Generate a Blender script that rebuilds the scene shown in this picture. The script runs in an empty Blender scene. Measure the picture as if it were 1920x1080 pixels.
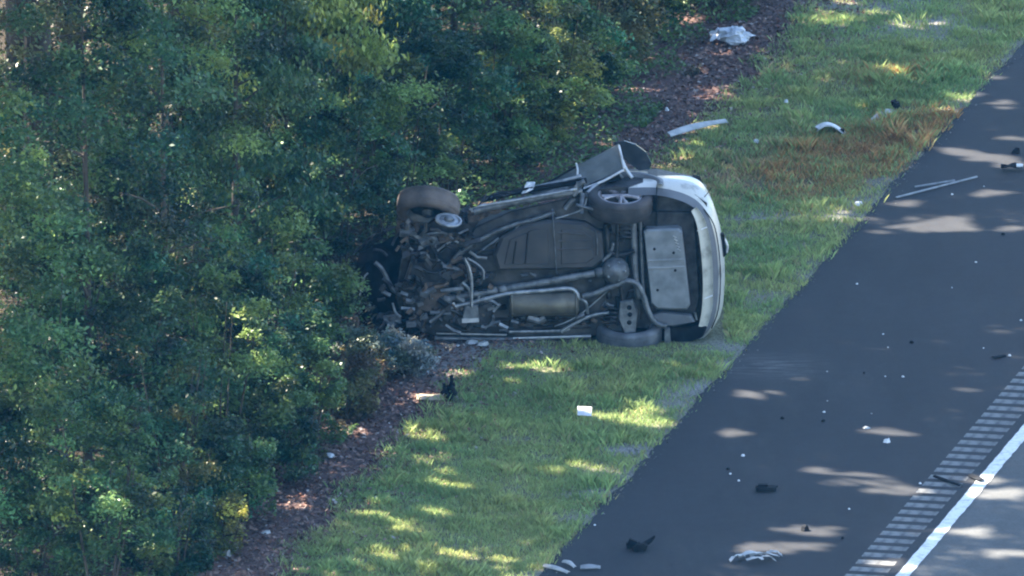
import bpy, math, random
import numpy as np
from mathutils import Vector, Matrix

R = math.radians
SC = bpy.context.scene
COL = SC.collection

# ------------------------------------------------------------------ camera
ELEV = R(13.5); SE, CE = math.sin(ELEV), math.cos(ELEV)
DIST = 250.0; PPM = 176.0                       # metres to the subject, photo pixels per metre there
cam = bpy.data.cameras.new('camera'); camo = bpy.data.objects.new('camera', cam); COL.objects.link(camo)
camo.location = (0, -DIST*CE, DIST*SE); camo.rotation_euler = (R(90)-ELEV, 0, 0)
cam.sensor_width = 36.0; cam.lens = 36.0*DIST*PPM/1920.0
cam.clip_start = 1.0; cam.clip_end = 3000.0
SC.camera = camo

# ------------------------------------------------------------------ sky, sun, exposure
SUN_EL = R(46); SUN_H = Vector((-0.90, 0.436, 0)).normalized()
SUN = Vector((SUN_H.x*math.cos(SUN_EL), SUN_H.y*math.cos(SUN_EL), math.sin(SUN_EL)))    # towards the sun
world = bpy.data.worlds.new('World'); SC.world = world; world.use_nodes = True
wn = world.node_tree.nodes; wl = world.node_tree.links
sky = wn.new('ShaderNodeTexSky'); sky.sky_type = 'NISHITA'; sky.sun_disc = False
sky.sun_elevation = SUN_EL; sky.sun_rotation = math.atan2(SUN_H.x, SUN_H.y)
sky.air_density = 1.0; sky.dust_density = 0.6; sky.ozone_density = 2.0
bg = wn['Background']; bg.inputs['Strength'].default_value = 0.088
wl.new(sky.outputs['Color'], bg.inputs['Color'])
sl = bpy.data.lights.new('sun', 'SUN'); sl.energy = 5.0; sl.angle = R(0.55); sl.color = (1.0, 0.90, 0.77)
so = bpy.data.objects.new('sun', sl); COL.objects.link(so); so.rotation_euler = SUN.to_track_quat('Z', 'Y').to_euler()
vs = SC.view_settings; vs.view_transform = 'Standard'; vs.look = 'None'; vs.exposure = 2.75; vs.gamma = 1.0
vs.use_curve_mapping = False
SC.render.engine = 'CYCLES'
SC.cycles.filter_width = 2.1; SC.cycles.use_denoising = True
SC.cycles.max_bounces = 6; SC.cycles.diffuse_bounces = 3; SC.cycles.glossy_bounces = 2
SC.cycles.transmission_bounces = 3; SC.cycles.volume_bounces = 0; SC.cycles.transparent_max_bounces = 4

# ------------------------------------------------------------------ numbers
rng = np.random.default_rng(11); rnd = random.Random(5)
CAM = np.array([0, -DIST*CE, DIST*SE])
def ray(px, py):
    return np.array([(px-960)/PPM, CE*DIST + SE*(540-py)/PPM, -SE*DIST + CE*(540-py)/PPM])
def G(px, py, z=0.0):                            # the ground point seen at a photo pixel
    d = ray(px, py); t = (z-CAM[2])/d[2]; p = CAM+d*t; return Vector(p)
def PY(px, py, Y):                               # the point on the upright plane y = Y
    d = ray(px, py); t = (Y-CAM[1])/d[1]; p = CAM+d*t; return Vector(p)
EA = G(1030, 1060); EB = G(1900, 100)
RD = np.array([EB.x-EA.x, EB.y-EA.y]); RD /= np.linalg.norm(RD); RN = np.array([RD[1], -RD[0]])
def W(u, q): return (EA.x+RD[0]*u+RN[0]*q, EA.y+RD[1]*u+RN[1]*q)     # along / across the road
def UQ(x, y): return ((x-EA.x)*RD[0]+(y-EA.y)*RD[1], (x-EA.x)*RN[0]+(y-EA.y)*RN[1])
def hsh(i, j, k=0):
    v = np.sin(i*127.1+j*311.7+k*74.7)*43758.5453; return v-np.floor(v)
def noise2(x, y, k=0):
    xi, yi = np.floor(x), np.floor(y); fx, fy = x-xi, y-yi
    fx = fx*fx*(3-2*fx); fy = fy*fy*(3-2*fy)
    a = hsh(xi, yi, k)*(1-fx)+hsh(xi+1, yi, k)*fx; b = hsh(xi, yi+1, k)*(1-fx)+hsh(xi+1, yi+1, k)*fx
    return a*(1-fy)+b*fy
def fbm(x, y, k=0): return (noise2(x, y, k)+0.5*noise2(x*2.1, y*2.1, k+1)+0.25*noise2(x*4.3, y*4.3, k+2))/1.75
def sstep(a, b, x):
    t = np.clip((x-a)/(b-a), 0, 1); return t*t*(3-2*t)
def ground_z(x, y):
    u, q = UQ(x, y)
    z = 0.05*(fbm(x*0.9, y*0.9, 3)-0.5)+0.02*(fbm(x*4, y*4, 9)-0.5)
    z = z*sstep(0.05, -0.6, q)
    return z-0.06*sstep(-0.02, 0.2, q)-0.0+0.25*sstep(-4, -14, q)

# ------------------------------------------------------------------ materials
MATS = {}
def mat(name, c1, c2=None, rough=0.6, metal=0.0, scale=8.0, bump=0.0, bscale=60.0, spec=0.5, coat=0.0, lo=0.35, hi=0.65):
    m = bpy.data.materials.new(name); m.use_nodes = True; n = m.node_tree.nodes; l = m.node_tree.links
    p = n['Principled BSDF']; p.inputs['Roughness'].default_value = rough; p.inputs['Metallic'].default_value = metal
    p.inputs['Specular IOR Level'].default_value = spec; p.inputs['Coat Weight'].default_value = coat
    tc = n.new('ShaderNodeTexCoord')
    if c2:
        nt = n.new('ShaderNodeTexNoise'); nt.inputs['Scale'].default_value = scale; nt.inputs['Detail'].default_value = 5
        l.new(tc.outputs['Object'], nt.inputs['Vector'])
        cr = n.new('ShaderNodeValToRGB'); cr.color_ramp.elements[0].position = lo; cr.color_ramp.elements[1].position = hi
        cr.color_ramp.elements[0].color = (*c1, 1); cr.color_ramp.elements[1].color = (*c2, 1)
        l.new(nt.outputs['Fac'], cr.inputs['Fac']); l.new(cr.outputs['Color'], p.inputs['Base Color'])
    else: p.inputs['Base Color'].default_value = (*c1, 1)
    if bump:
        b2 = n.new('ShaderNodeTexNoise'); b2.inputs['Scale'].default_value = bscale; b2.inputs['Detail'].default_value = 3
        l.new(tc.outputs['Object'], b2.inputs['Vector'])
        bp = n.new('ShaderNodeBump'); bp.inputs['Strength'].default_value = bump; bp.inputs['Distance'].default_value = 0.02
        l.new(b2.outputs['Fac'], bp.inputs['Height']); l.new(bp.outputs['Normal'], p.inputs['Normal'])
    MATS[name] = m; return m
def tint_mat(name, rough=0.55, translucent=0.0, fine=0.0, fscale=30.0, spec=0.35, bump=0.0):
    m = bpy.data.materials.new(name); m.use_nodes = True; n = m.node_tree.nodes; l = m.node_tree.links
    p = n['Principled BSDF']; p.inputs['Roughness'].default_value = rough; p.inputs['Specular IOR Level'].default_value = spec
    at = n.new('ShaderNodeAttribute'); at.attribute_name = 'tint'; src = at.outputs['Color']
    if fine:
        tc = n.new('ShaderNodeTexCoord'); nt = n.new('ShaderNodeTexNoise'); nt.inputs['Scale'].default_value = fscale; nt.inputs['Detail'].default_value = 6
        l.new(tc.outputs['Object'], nt.inputs['Vector'])
        mr = n.new('ShaderNodeMapRange'); mr.inputs['From Min'].default_value = 0.3; mr.inputs['From Max'].default_value = 0.7
        mr.inputs['To Min'].default_value = 1-fine; mr.inputs['To Max'].default_value = 1+fine
        l.new(nt.outputs['Fac'], mr.inputs['Value'])
        vm = n.new('ShaderNodeVectorMath'); vm.operation = 'SCALE'; l.new(src, vm.inputs[0]); l.new(mr.outputs['Result'], vm.inputs['Scale'])
        src = vm.outputs['Vector']
        if bump:
            bp = n.new('ShaderNodeBump'); bp.inputs['Strength'].default_value = bump; bp.inputs['Distance'].default_value = 0.03
            l.new(nt.outputs['Fac'], bp.inputs['Height']); l.new(bp.outputs['Normal'], p.inputs['Normal'])
    l.new(src, p.inputs['Base Color'])
    if translucent:
        t = n.new('ShaderNodeBsdfTranslucent'); l.new(src, t.inputs['Color'])
        mx = n.new('ShaderNodeMixShader'); mx.inputs['Fac'].default_value = translucent
        l.new(p.outputs['BSDF'], mx.inputs[1]); l.new(t.outputs['BSDF'], mx.inputs[2]); l.new(mx.outputs['Shader'], n['Material Output'].inputs['Surface'])
    MATS[name] = m; return m

tint_mat('leaf', 0.4, 0.38, spec=0.5); tint_mat('grass', 0.6, 0.42); tint_mat('soil', 0.95, 0, 0.6, 45, 0.1, 0.8); tint_mat('litter', 0.8, 0.05)
mat('bark', (0.04, 0.032, 0.024), (0.10, 0.08, 0.06), 0.9, scale=6, bump=0.8, bscale=25)
def asphalt(name, base, wear, spots):
    m = mat(name, base, None, 0.85, spec=0.3); n = m.node_tree.nodes; l = m.node_tree.links; p = n['Principled BSDF']
    tc = n.new('ShaderNodeTexCoord'); mp = n.new('ShaderNodeMapping'); mp.inputs['Rotation'].default_value = (0, 0, math.atan2(RD[0], RD[1])); mp.inputs['Scale'].default_value = (1.0, 0.28, 1.0)
    l.new(tc.outputs['Object'], mp.inputs['Vector'])
    def nz(sc, vec, det, lo, hi, a, b_):
        t = n.new('ShaderNodeTexNoise'); t.inputs['Scale'].default_value = sc; t.inputs['Detail'].default_value = det; t.inputs['Roughness'].default_value = 0.65; l.new(vec, t.inputs['Vector'])
        r_ = n.new('ShaderNodeMapRange'); r_.inputs['From Min'].default_value = lo; r_.inputs['From Max'].default_value = hi; r_.inputs['To Min'].default_value = a; r_.inputs['To Max'].default_value = b_; l.new(t.outputs['Fac'], r_.inputs['Value']); return r_.outputs['Result']
    def mul(a, b_):
        k = n.new('ShaderNodeMath'); k.operation = 'MULTIPLY'; l.new(a, k.inputs[0]); l.new(b_, k.inputs[1]); return k.outputs[0]
    f = mul(mul(nz(1.1, mp.outputs['Vector'], 6, .3, .7, .84, 1.18), nz(38, tc.outputs['Object'], 4, .3, .7, .8, 1.2)), nz(5.5, tc.outputs['Object'], 5, .3, .7, .92, 1.08))
    mx = n.new('ShaderNodeMix'); mx.data_type = 'RGBA'; mx.inputs['A'].default_value = (*base, 1); mx.inputs['B'].default_value = (*wear, 1)
    l.new(mul(nz(0.9, mp.outputs['Vector'], 5, .52, .72, 0, 1), nz(9, mp.outputs['Vector'], 5, .35, .65, .15, 1)), mx.inputs['Factor'])
    dg = n.new('ShaderNodeVectorMath'); dg.operation = 'DISTANCE'; g_ = G(1445, 690); dg.inputs[1].default_value = (g_.x, g_.y, 0.02); l.new(tc.outputs['Object'], dg.inputs[0])      # dust dragged onto the shoulder
    dr_ = n.new('ShaderNodeMapRange'); dr_.inputs['From Min'].default_value = .1; dr_.inputs['From Max'].default_value = .75; dr_.inputs['To Min'].default_value = .8; dr_.inputs['To Max'].default_value = 0; l.new(dg.outputs['Value'], dr_.inputs['Value'])
    mq = n.new('ShaderNodeMapping'); mq.inputs['Scale'].default_value = (1.2, 6, 1); l.new(tc.outputs['Object'], mq.inputs['Vector'])
    m2 = n.new('ShaderNodeMix'); m2.data_type = 'RGBA'; m2.inputs['B'].default_value = (.12, .115, .11, 1); l.new(mx.outputs['Result'], m2.inputs['A']); l.new(mul(dr_.outputs['Result'], nz(2.2, mq.outputs['Vector'], 5, .4, .65, 0, 1)), m2.inputs['Factor']); mx = m2
    vm = n.new('ShaderNodeVectorMath'); vm.operation = 'SCALE'; l.new(mx.outputs['Result'], vm.inputs[0]); l.new(f, vm.inputs['Scale']); l.new(vm.outputs['Vector'], p.inputs['Base Color'])
    bt = n.new('ShaderNodeTexNoise'); bt.inputs['Scale'].default_value = 160; l.new(tc.outputs['Object'], bt.inputs['Vector']); bp = n.new('ShaderNodeBump'); bp.inputs['Strength'].default_value = .5; bp.inputs['Distance'].default_value = .01
    l.new(bt.outputs['Fac'], bp.inputs['Height']); l.new(bp.outputs['Normal'], p.inputs['Normal'])
asphalt('asphalt', (0.026, 0.027, 0.030), (0.042, 0.043, 0.042), 0)
asphalt('old_asphalt', (0.092, 0.095, 0.093), (0.13, 0.13, 0.122), 0)
mat('groove', (0.12, 0.122, 0.12), (0.25, 0.25, 0.235), 0.9, scale=14, bump=0.4, bscale=200, spec=0.2)
mat('line_paint', (0.40, 0.41, 0.38), (0.72, 0.73, 0.69), 0.6, lo=0.28, hi=0.52, scale=18, bump=0.2, bscale=150)
mat('body_silver', (0.30, 0.285, 0.25), (0.57, 0.55, 0.49), 0.35, 0.1, scale=7, coat=0.3, lo=0.30, hi=0.46, bump=0.08, bscale=6)
mat('bumper_pale', (0.28, 0.265, 0.22), (0.48, 0.455, 0.38), 0.5, scale=9, lo=0.3, hi=0.5, bump=0.1, bscale=9)
mat('cladding', (0.10, 0.105, 0.115), (0.15, 0.155, 0.165), 0.6, scale=5)
mat('black_plastic', (0.006, 0.0065, 0.008), (0.02, 0.021, 0.023), 0.85, spec=0.15, scale=9, bump=0.3, bscale=25)
mat('floor_metal', (0.016, 0.017, 0.019), (0.088, 0.082, 0.078), 0.55, 0.3, scale=6, bump=0.5, bscale=14)
mat('dark_metal', (0.014, 0.015, 0.017), (0.06, 0.058, 0.058), 0.55, 0.4, scale=10, bump=0.4, bscale=30)
mat('mid_metal', (0.08, 0.085, 0.09), (0.20, 0.205, 0.21), 0.5, 0.4, scale=12, bump=0.3, bscale=40)
mat('pale_metal', (0.18, 0.19, 0.20), (0.38, 0.39, 0.40), 0.4, 0.5, scale=14, bump=0.2, bscale=40)
mat('bright_metal', (0.42, 0.43, 0.44), (0.62, 0.62, 0.62), 0.35, 0.3, scale=14)
mat('rust_metal', (0.05, 0.042, 0.036), (0.16, 0.115, 0.085), 0.75, 0.2, scale=9, bump=0.4, bscale=30)
mat('tank_plastic', (0.035, 0.034, 0.036), (0.07, 0.062, 0.058), 0.6, scale=4, bump=0.3, bscale=8)
mat('muffler_metal', (0.10, 0.09, 0.07), (0.20, 0.175, 0.13), 0.5, 0.4, scale=5, bump=0.2, bscale=20)
mat('door_grey', (0.06, 0.066, 0.064), (0.11, 0.118, 0.112), 0.6, 0.1, scale=7, bump=0.2, bscale=20)
mat('panel_grey', (0.15, 0.16, 0.165), (0.24, 0.25, 0.255), 0.55, 0.1, scale=7, bump=0.15, bscale=20)
mat('rubber', (0.03, 0.028, 0.028), (0.085, 0.07, 0.064), 0.8, scale=5, bump=0.3, bscale=60)
mat('grey_rubber', (0.07, 0.072, 0.078), (0.17, 0.175, 0.185), 0.8, scale=5, bump=0.3, bscale=60)
mat('dusty_rubber', (0.06, 0.05, 0.046), (0.17, 0.135, 0.115), 0.85, scale=4, bump=0.3, bscale=50)
mat('alloy', (0.20, 0.18, 0.185), (0.38, 0.35, 0.355), 0.35, 0.5, scale=9)
mat('dark_glass', (0.015, 0.018, 0.022), (0.035, 0.04, 0.045), 0.12, scale=5)
mat('white_plastic', (0.55, 0.56, 0.57), (0.72, 0.72, 0.72), 0.5, scale=9)
mat('bag_white', (0.42, 0.45, 0.50), (0.66, 0.68, 0.70), 0.5, scale=7, bump=0.6, bscale=25)
mat('trim_pale', (0.30, 0.31, 0.31), (0.46, 0.46, 0.45), 0.55, scale=9)
mat('trim_grey', (0.16, 0.17, 0.18), (0.28, 0.29, 0.3), 0.5, scale=9)
mat('tan_card', (0.42, 0.33, 0.22), (0.5, 0.4, 0.28), 0.8, scale=9)
mat('red_lens', (0.25, 0.015, 0.015), (0.32, 0.02, 0.02), 0.25, scale=9)
m = bpy.data.materials.new('haze_air'); m.use_nodes = True; n = m.node_tree.nodes; n.remove(n['Principled BSDF'])
pv = n.new('ShaderNodeVolumePrincipled'); pv.inputs['Density'].default_value = 0.000045; pv.inputs['Color'].default_value = (0.04, 0.42, 1.0, 1)
m.node_tree.links.new(pv.outputs['Volume'], n['Material Output'].inputs['Volume']); MATS['haze_air'] = m

# ------------------------------------------------------------------ object helpers
def tag(o, label=None, cat=None, group=None, kind=None):
    if label: o['label'] = label
    if cat: o['category'] = cat
    if group: o['group'] = group
    if kind: o['kind'] = kind
    return o
def link(name, me, m=None, parent=None):
    o = bpy.data.objects.new(name, me); COL.objects.link(o)
    if m and me is not None and not me.materials: me.materials.append(MATS[m])
    if parent: o.parent = parent
    return o
def empty(name, loc):
    o = bpy.data.objects.new(name, None); COL.objects.link(o); o.location = loc; o.empty_display_size = 0.2; return o
def np_mesh(name, V, F, tint=None, smooth=False):           # V (n,3), F (m,k) all the same k
    me = bpy.data.meshes.new(name); k = F.shape[1]
    me.vertices.add(len(V)); me.vertices.foreach_set('co', np.asarray(V, np.float32).ravel())
    me.loops.add(F.size); me.loops.foreach_set('vertex_index', F.astype(np.int32).ravel())
    me.polygons.add(len(F)); me.polygons.foreach_set('loop_start', np.arange(len(F), dtype=np.int32)*k)
    if smooth: me.polygons.foreach_set('use_smooth', np.ones(len(F), bool))
    me.update(calc_edges=True)
    if tint is not None:
        a = me.color_attributes.new('tint', 'FLOAT_COLOR', 'POINT')
        a.data.foreach_set('color', np.hstack([tint, np.ones((len(tint), 1))]).astype(np.float32).ravel())
    return me
class MB:
    def __init__(s): s.v = []; s.f = []; s.sm = []
    def add(s, vs, fs, smooth=False):
        b = len(s.v); s.v += [Vector(v) for v in vs]; s.f += [tuple(i+b for i in f) for f in fs]; s.sm += [smooth]*len(fs); return s
    def prism(s, pts, ext, bevel=0.0):                       # polygon pts swept by ext; the pts face gets a chamfer
        pts = [Vector(p) for p in pts]; ext = Vector(ext); n = len(pts); c = sum(pts, Vector())/n
        rings = []
        if bevel:
            rings.append([p+(c-p).normalized()*bevel for p in pts]); rings.append([p+ext.normalized()*bevel for p in pts])
        else: rings.append(pts)
        rings.append([p+ext for p in pts])
        vs = [v for r in rings for v in r]; fs = [tuple(range(n)), tuple(reversed(range(len(vs)-n, len(vs))))]
        for k in range(len(rings)-1):
            for i in range(n): fs.append((k*n+i, (k+1)*n+i, (k+1)*n+(i+1) % n, k*n+(i+1) % n))
        return s.add(vs, fs)
    def box(s, c, size, rot=None):
        M = rot.to_matrix() if rot else Matrix.Identity(3); h = Vector(size)/2
        vs = [Vector(c)+M@Vector((x*h.x, y*h.y, z*h.z)) for x in (-1, 1) for y in (-1, 1) for z in (-1, 1)]
        return s.add(vs, [(0, 1, 3, 2), (4, 6, 7, 5), (0, 4, 5, 1), (2, 3, 7, 6), (0, 2, 6, 4), (1, 5, 7, 3)])
    def tube(s, pts, rad, seg=8, smooth=True, flat=1.0, sub=4):
        pts = [Vector(p) for p in pts]; n = len(pts)
        rads = list(rad) if isinstance(rad, (list, tuple)) else [rad]*n
        P, Q = [], []
        if n > 2 and sub > 1:
            for i in range(n-1):
                a, b, c, d = pts[max(i-1, 0)], pts[i], pts[i+1], pts[min(i+2, n-1)]
                for k in range(sub):
                    t = k/sub
                    P.append(0.5*((2*b)+(c-a)*t+(2*a-5*b+4*c-d)*t*t+(3*b-a-3*c+d)*t*t*t)); Q.append(rads[i]*(1-t)+rads[i+1]*t)
            P.append(pts[-1]); Q.append(rads[-1])
        else: P, Q = pts, rads
        vs = []; ref = Vector((0.13, 0.2, 0.97))
        for i, p in enumerate(P):
            t = (P[min(i+1, len(P)-1)]-P[max(i-1, 0)]).normalized()
            if abs(t.dot(ref)) > 0.95: ref = Vector((0.9, 0.2, 0.1))
            a = t.cross(ref).normalized(); b = t.cross(a).normalized()
            for k in range(seg):
                w = 2*math.pi*k/seg; vs.append(p+a*math.cos(w)*Q[i]+b*math.sin(w)*Q[i]*flat)
        fs = []
        for i in range(len(P)-1):
            for k in range(seg): fs.append((i*seg+k, i*seg+(k+1) % seg, (i+1)*seg+(k+1) % seg, (i+1)*seg+k))
        fs += [tuple(range(seg)), tuple(range((len(P)-1)*seg, len(P)*seg))]
        return s.add(vs, fs, smooth)
    def lathe(s, c, axis, prof, seg=28, smooth=True, closed=False):        # prof: (along axis, radius)
        c = Vector(c); ax = Vector(axis).normalized(); a = ax.orthogonal().normalized(); b = ax.cross(a)
        vs = []; m = len(prof)
        for k in range(seg):
            w = 2*math.pi*k/seg
            for (h, r) in prof: vs.append(c+ax*h+(a*math.cos(w)+b*math.sin(w))*r)
        fs = []
        for k in range(seg):
            k2 = (k+1) % seg
            for j in range(m if closed else m-1): fs.append((k*m+j, k2*m+j, k2*m+(j+1) % m, k*m+(j+1) % m))
        return s.add(vs, fs, smooth)
    def grid(s, rows, smooth=True, thick=None):              # rows of equal length
        n = len(rows[0]); vs = [Vector(p) for r in rows for p in r]; fs = []
        for i in range(len(rows)-1):
            for j in range(n-1): fs.append((i*n+j, i*n+j+1, (i+1)*n+j+1, (i+1)*n+j))
        if thick is not None:
            t = Vector(thick); m_ = len(vs); vs2 = vs+[v+t for v in vs]; f2 = list(fs)+[tuple(i+m_ for i in reversed(f)) for f in fs]
            R_ = len(rows)
            brd = [j for j in range(n)]+[i*n+n-1 for i in range(1, R_)]+[(R_-1)*n+j for j in range(n-2, -1, -1)]+[i*n for i in range(R_-2, 0, -1)]
            for k in range(len(brd)): a, b = brd[k], brd[(k+1) % len(brd)]; f2.append((a, b, b+m_, a+m_))
            return s.add(vs2, f2, smooth)
        return s.add(vs, fs, smooth)
    def build(s, name, m, parent=None, origin=None):
        me = bpy.data.meshes.new(name); o_ = Vector(origin) if origin is not None else Vector()
        me.from_pydata([tuple(v-o_) for v in s.v], [], s.f); me.polygons.foreach_set('use_smooth', s.sm); me.update()
        return link(name, me, m, parent)

# ------------------------------------------------------------------ ground
near = np.arange(-20, 20.01, 0.16); far = np.array([-300, -220, -150, -100, -70, -50, -36, -27, -22])
gx = np.concatenate([far, near, -far[::-1]]); gy = gx.copy()
X, Y = np.meshgrid(gx, gy); Z = ground_z(X, Y)
inside = (np.abs(X) <= 20.1) & (np.abs(Y) <= 20.1); Z = np.where(inside, Z, np.where(UQ(X, Y)[1] < -4, 0.2, -0.06))
def blobs(x, y, L):
    v = np.zeros_like(x)
    for (px, py, r, a) in L:
        g = G(px, py); v = np.maximum(v, a*np.exp(-((x-g.x)**2+(y-g.y)**2)/(r*r)))
    return v
DRY = [(1300, 350, .75, .8), (1390, 340, .8, .85), (1470, 320, .8, .9), (1560, 290, .8, .9), (1640, 275, .8, .95), (1700, 268, .7, 1.0), (1740, 250, .6, 1.0), (1770, 222, .5, .9),
       (1500, 345, .7, .8), (1640, 140, .6, .4), (1610, 310, .8, .8), (1450, 140, .5, .2)]
BARE = [(800, 670, .7, .9), (870, 675, .6, .9), (740, 690, .6, .7), (1350, 682, .35, .9), (1320, 725, .35, .9), (1375, 650, .3, .7), (1185, 845, .3, .9), (1150, 890, .3, .9), (1120, 925, .3, .8), (1565, 395, .55, .8), (1470, 405, .6, .6), (1420, 450, .4, .5), (1720, 45, .8, .9), (1640, 15, .8, .8),
        (840, 650, .55, 1.), (900, 655, .5, 1.), (960, 652, .45, .8), (790, 690, .5, .9), (1285, 770, .2, .7), (1400, 545, .3, .5)]
def dry_at(x, y): return np.clip(blobs(x, y, DRY)*(0.55+0.9*fbm(x*1.6, y*1.6, 21)), 0, 1)
def bare_at(x, y): return np.clip(blobs(x, y, BARE)*(0.5+1.0*fbm(x*2.2, y*2.2, 33)), 0, 1)
def fringe_at(x, y):
    q_ = UQ(x, y)[1]; return np.clip(sstep(-.55, -.1, q_)*(2.4*fbm(x*2.0, y*2.0, 17)-.85), 0, .8)
U, Q = UQ(X, Y); nz = fbm(X*1.3, Y*1.3, 41)[..., None]
def lerp(a, b, t): return a*(1-t)+b*t
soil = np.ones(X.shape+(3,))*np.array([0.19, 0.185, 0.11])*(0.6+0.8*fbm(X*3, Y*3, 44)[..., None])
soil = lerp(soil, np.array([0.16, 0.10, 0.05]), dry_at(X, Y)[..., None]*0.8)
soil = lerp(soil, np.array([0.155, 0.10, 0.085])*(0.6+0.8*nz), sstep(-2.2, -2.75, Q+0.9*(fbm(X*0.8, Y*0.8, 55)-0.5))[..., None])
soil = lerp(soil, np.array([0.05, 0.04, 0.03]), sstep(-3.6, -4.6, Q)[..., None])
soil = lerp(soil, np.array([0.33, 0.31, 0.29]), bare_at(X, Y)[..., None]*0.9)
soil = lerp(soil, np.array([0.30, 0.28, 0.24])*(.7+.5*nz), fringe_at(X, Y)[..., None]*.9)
nxx = len(gx); idx = np.arange(nxx*nxx).reshape(nxx, nxx)
F = np.stack([idx[:-1, :-1], idx[:-1, 1:], idx[1:, 1:], idx[1:, :-1]], -1).reshape(-1, 4)
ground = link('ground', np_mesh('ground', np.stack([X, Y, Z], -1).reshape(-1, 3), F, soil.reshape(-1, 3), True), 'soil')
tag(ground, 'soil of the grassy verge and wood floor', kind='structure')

# ------------------------------------------------------------------ road
def strip(b, q0, q1, u0, u1, z, n=1, jag=0.0):
    rows = []
    for i in range(n+1):
        u = u0+(u1-u0)*i/n; j = ((float(fbm(np.array([u*1.1]), np.array([3.3]), 7)[0])-.5)*2.2+(float(noise2(np.array([u*6.]), np.array([8.1]), 9)[0])-.5)*.8+rnd.uniform(-.25, .25))*jag
        rows.append([(*W(u, q0+j), z), (*W(u, q1), z)])
    b.grid(rows, False); return rows
RZ = 0.02
SG, EG, LG = 3.03, 3.43, 3.54                           # rumble strip edges, start of the white line
b = MB(); rows = strip(b, 0, SG, -120, -4, RZ, 60, 0.0); strip(b, 0, SG, -4, 34, RZ, 330, 0.045); strip(b, 0, SG, 34, 150, RZ, 20)
for (u0, u1, n_) in ((-120, -4, 60), (34, 150, 20)): pass
edge = [Vector(v) for v in b.v[::2]]
sk = [[e+Vector((0, 0, 0)) for e in edge], [e+Vector((-0.03, 0, -0.1)) for e in edge]]
b.grid(sk, False)
strip(b, EG, LG+0.02, -120, 150, RZ, 4)
GP, GWD = 0.305, 0.175                                  # groove pitch and width
us = np.arange(-3.2, 21.9, GP)
strip(b, SG, EG, -120, us[0]-GWD/2, RZ); strip(b, SG, EG, us[-1]+GWD/2, 150, RZ)
for a_, c_ in zip(us[:-1], us[1:]): strip(b, SG, EG, a_+GWD/2, c_-GWD/2, RZ)
shoulder = b.build('road_shoulder', 'asphalt'); tag(shoulder, 'dark asphalt shoulder between verge and white edge line', kind='structure')
gb = MB(); rowsg = []
for k in range(7):
    t = -1+2*k/6; dz = -0.022*(1-t*t); w = GWD/2*t
    rowsg.append([Vector((RD[0]*w+RN[0]*q, RD[1]*w+RN[1]*q, dz)) for q in (SG, SG+0.03, (SG+EG)/2, EG-0.03, EG)])
    rowsg[-1][0].z = 0; rowsg[-1][-1].z = 0
gb.grid(rowsg, True); gme = None
for u_ in us:
    if gme is None: o = gb.build('rumble_groove', 'groove', shoulder); gme = o.data
    else: o = link('rumble_groove', gme, None, shoulder)
    o.location = (EA.x+RD[0]*u_, EA.y+RD[1]*u_, RZ)
b = MB(); strip(b, LG+0.02, 11.0, -120, 150, RZ-0.003, 4); tag(b.build('road_lane', 'old_asphalt'), 'older grey asphalt of the traffic lane', kind='structure')
b = MB(); nn = 500; rw = []
for i in range(nn+1):
    u = -20+60*i/nn; rw.append([(*W(u, LG+rnd.uniform(-.006, .006)), RZ+0.005), (*W(u, LG+0.138+rnd.uniform(-.006, .006)), RZ+0.005)])
b.grid(rw, False); tag(b.build('edge_line', 'line_paint'), 'solid white painted edge line', kind='structure')

# ------------------------------------------------------------------ sun gaps in the canopy
SV = np.array(SUN)
GAPS = []
def gap(p, r, n=6, spread=1.0):
    p = np.array(p); GAPS.append((p, r*0.85))
    for _ in range(n):
        a = rnd.uniform(0, 6.28); d = r*spread*rnd.uniform(0.5, 1.3)
        GAPS.append((p+np.array([math.cos(a)*d*1.3, math.sin(a)*d, 0]), r*rnd.uniform(0.25, 0.55)))
for (px, py, w) in [(1415, 740, 62), (1375, 815, 60), (1620, 900, 105), (1668, 812, 65), (1430, 1030, 70), (1520, 1000, 80), (1480, 1028, 80), (1690, 925, 80), (1845, 905, 60), (1870, 930, 60),
                    (1810, 1000, 60), (1910, 922, 34), (1510, 714, 30), (1750, 428, 110), (1800, 288, 70), (1860, 298, 80), (1915, 312, 60), (1770, 282, 50), (1880, 200, 60), (1835, 180, 40), (1860, 365, 60), (1700, 386, 50), (1900, 432, 50),
                    (1900, 262, 50), (1540, 884, 40), (1870, 150, 40), (1660, 1060, 60), (1815, 735, 30), (1905, 1040, 60), (1640, 440, 40),
                    (1190, 790, 95), (1240, 795, 60), (1010, 688, 70), (1050, 695, 50), (960, 690, 40), (1265, 690, 40), (855, 918, 75), (840, 890, 50), (760, 1040, 60), (860, 1040, 70), (960, 1045, 70), (1005, 1050, 40), (668, 885, 55), (1570, 45, 80), (1660, 140, 60), (1700, 150, 50), (1800, 185, 50), (1780, 208, 40),
                    (1710, 48, 80), (1640, 25, 60), (870, 700, 50), (800, 745, 50), (1570, 395, 30), (1610, 390, 30), (940, 1065, 40), (430, 930, 50), (1020, 1068, 30), (1555, 40, 60)]:
    gap(G(px, py), w/PPM*(0.50 if px > 1280+.9*(750-py) else 0.46))
def lit(C, t0=0.12):                                     # True for leaves that stand in no gap
    keep = np.ones(len(C), bool)
    if not len(C): return keep
    mid = C.mean(0); br = np.sqrt(((C-mid)**2).sum(1).max())
    for p, r in GAPS:
        m_ = mid-p; t = m_@SV
        if t < -br or m_@m_-t*t > (br+r)**2: continue
        d = C-p; t = d@SV; near_ = np.einsum('ij,ij->i', d, d)-t*t
        keep &= ~((near_ < r*r) & (t > t0))
    return keep

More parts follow.
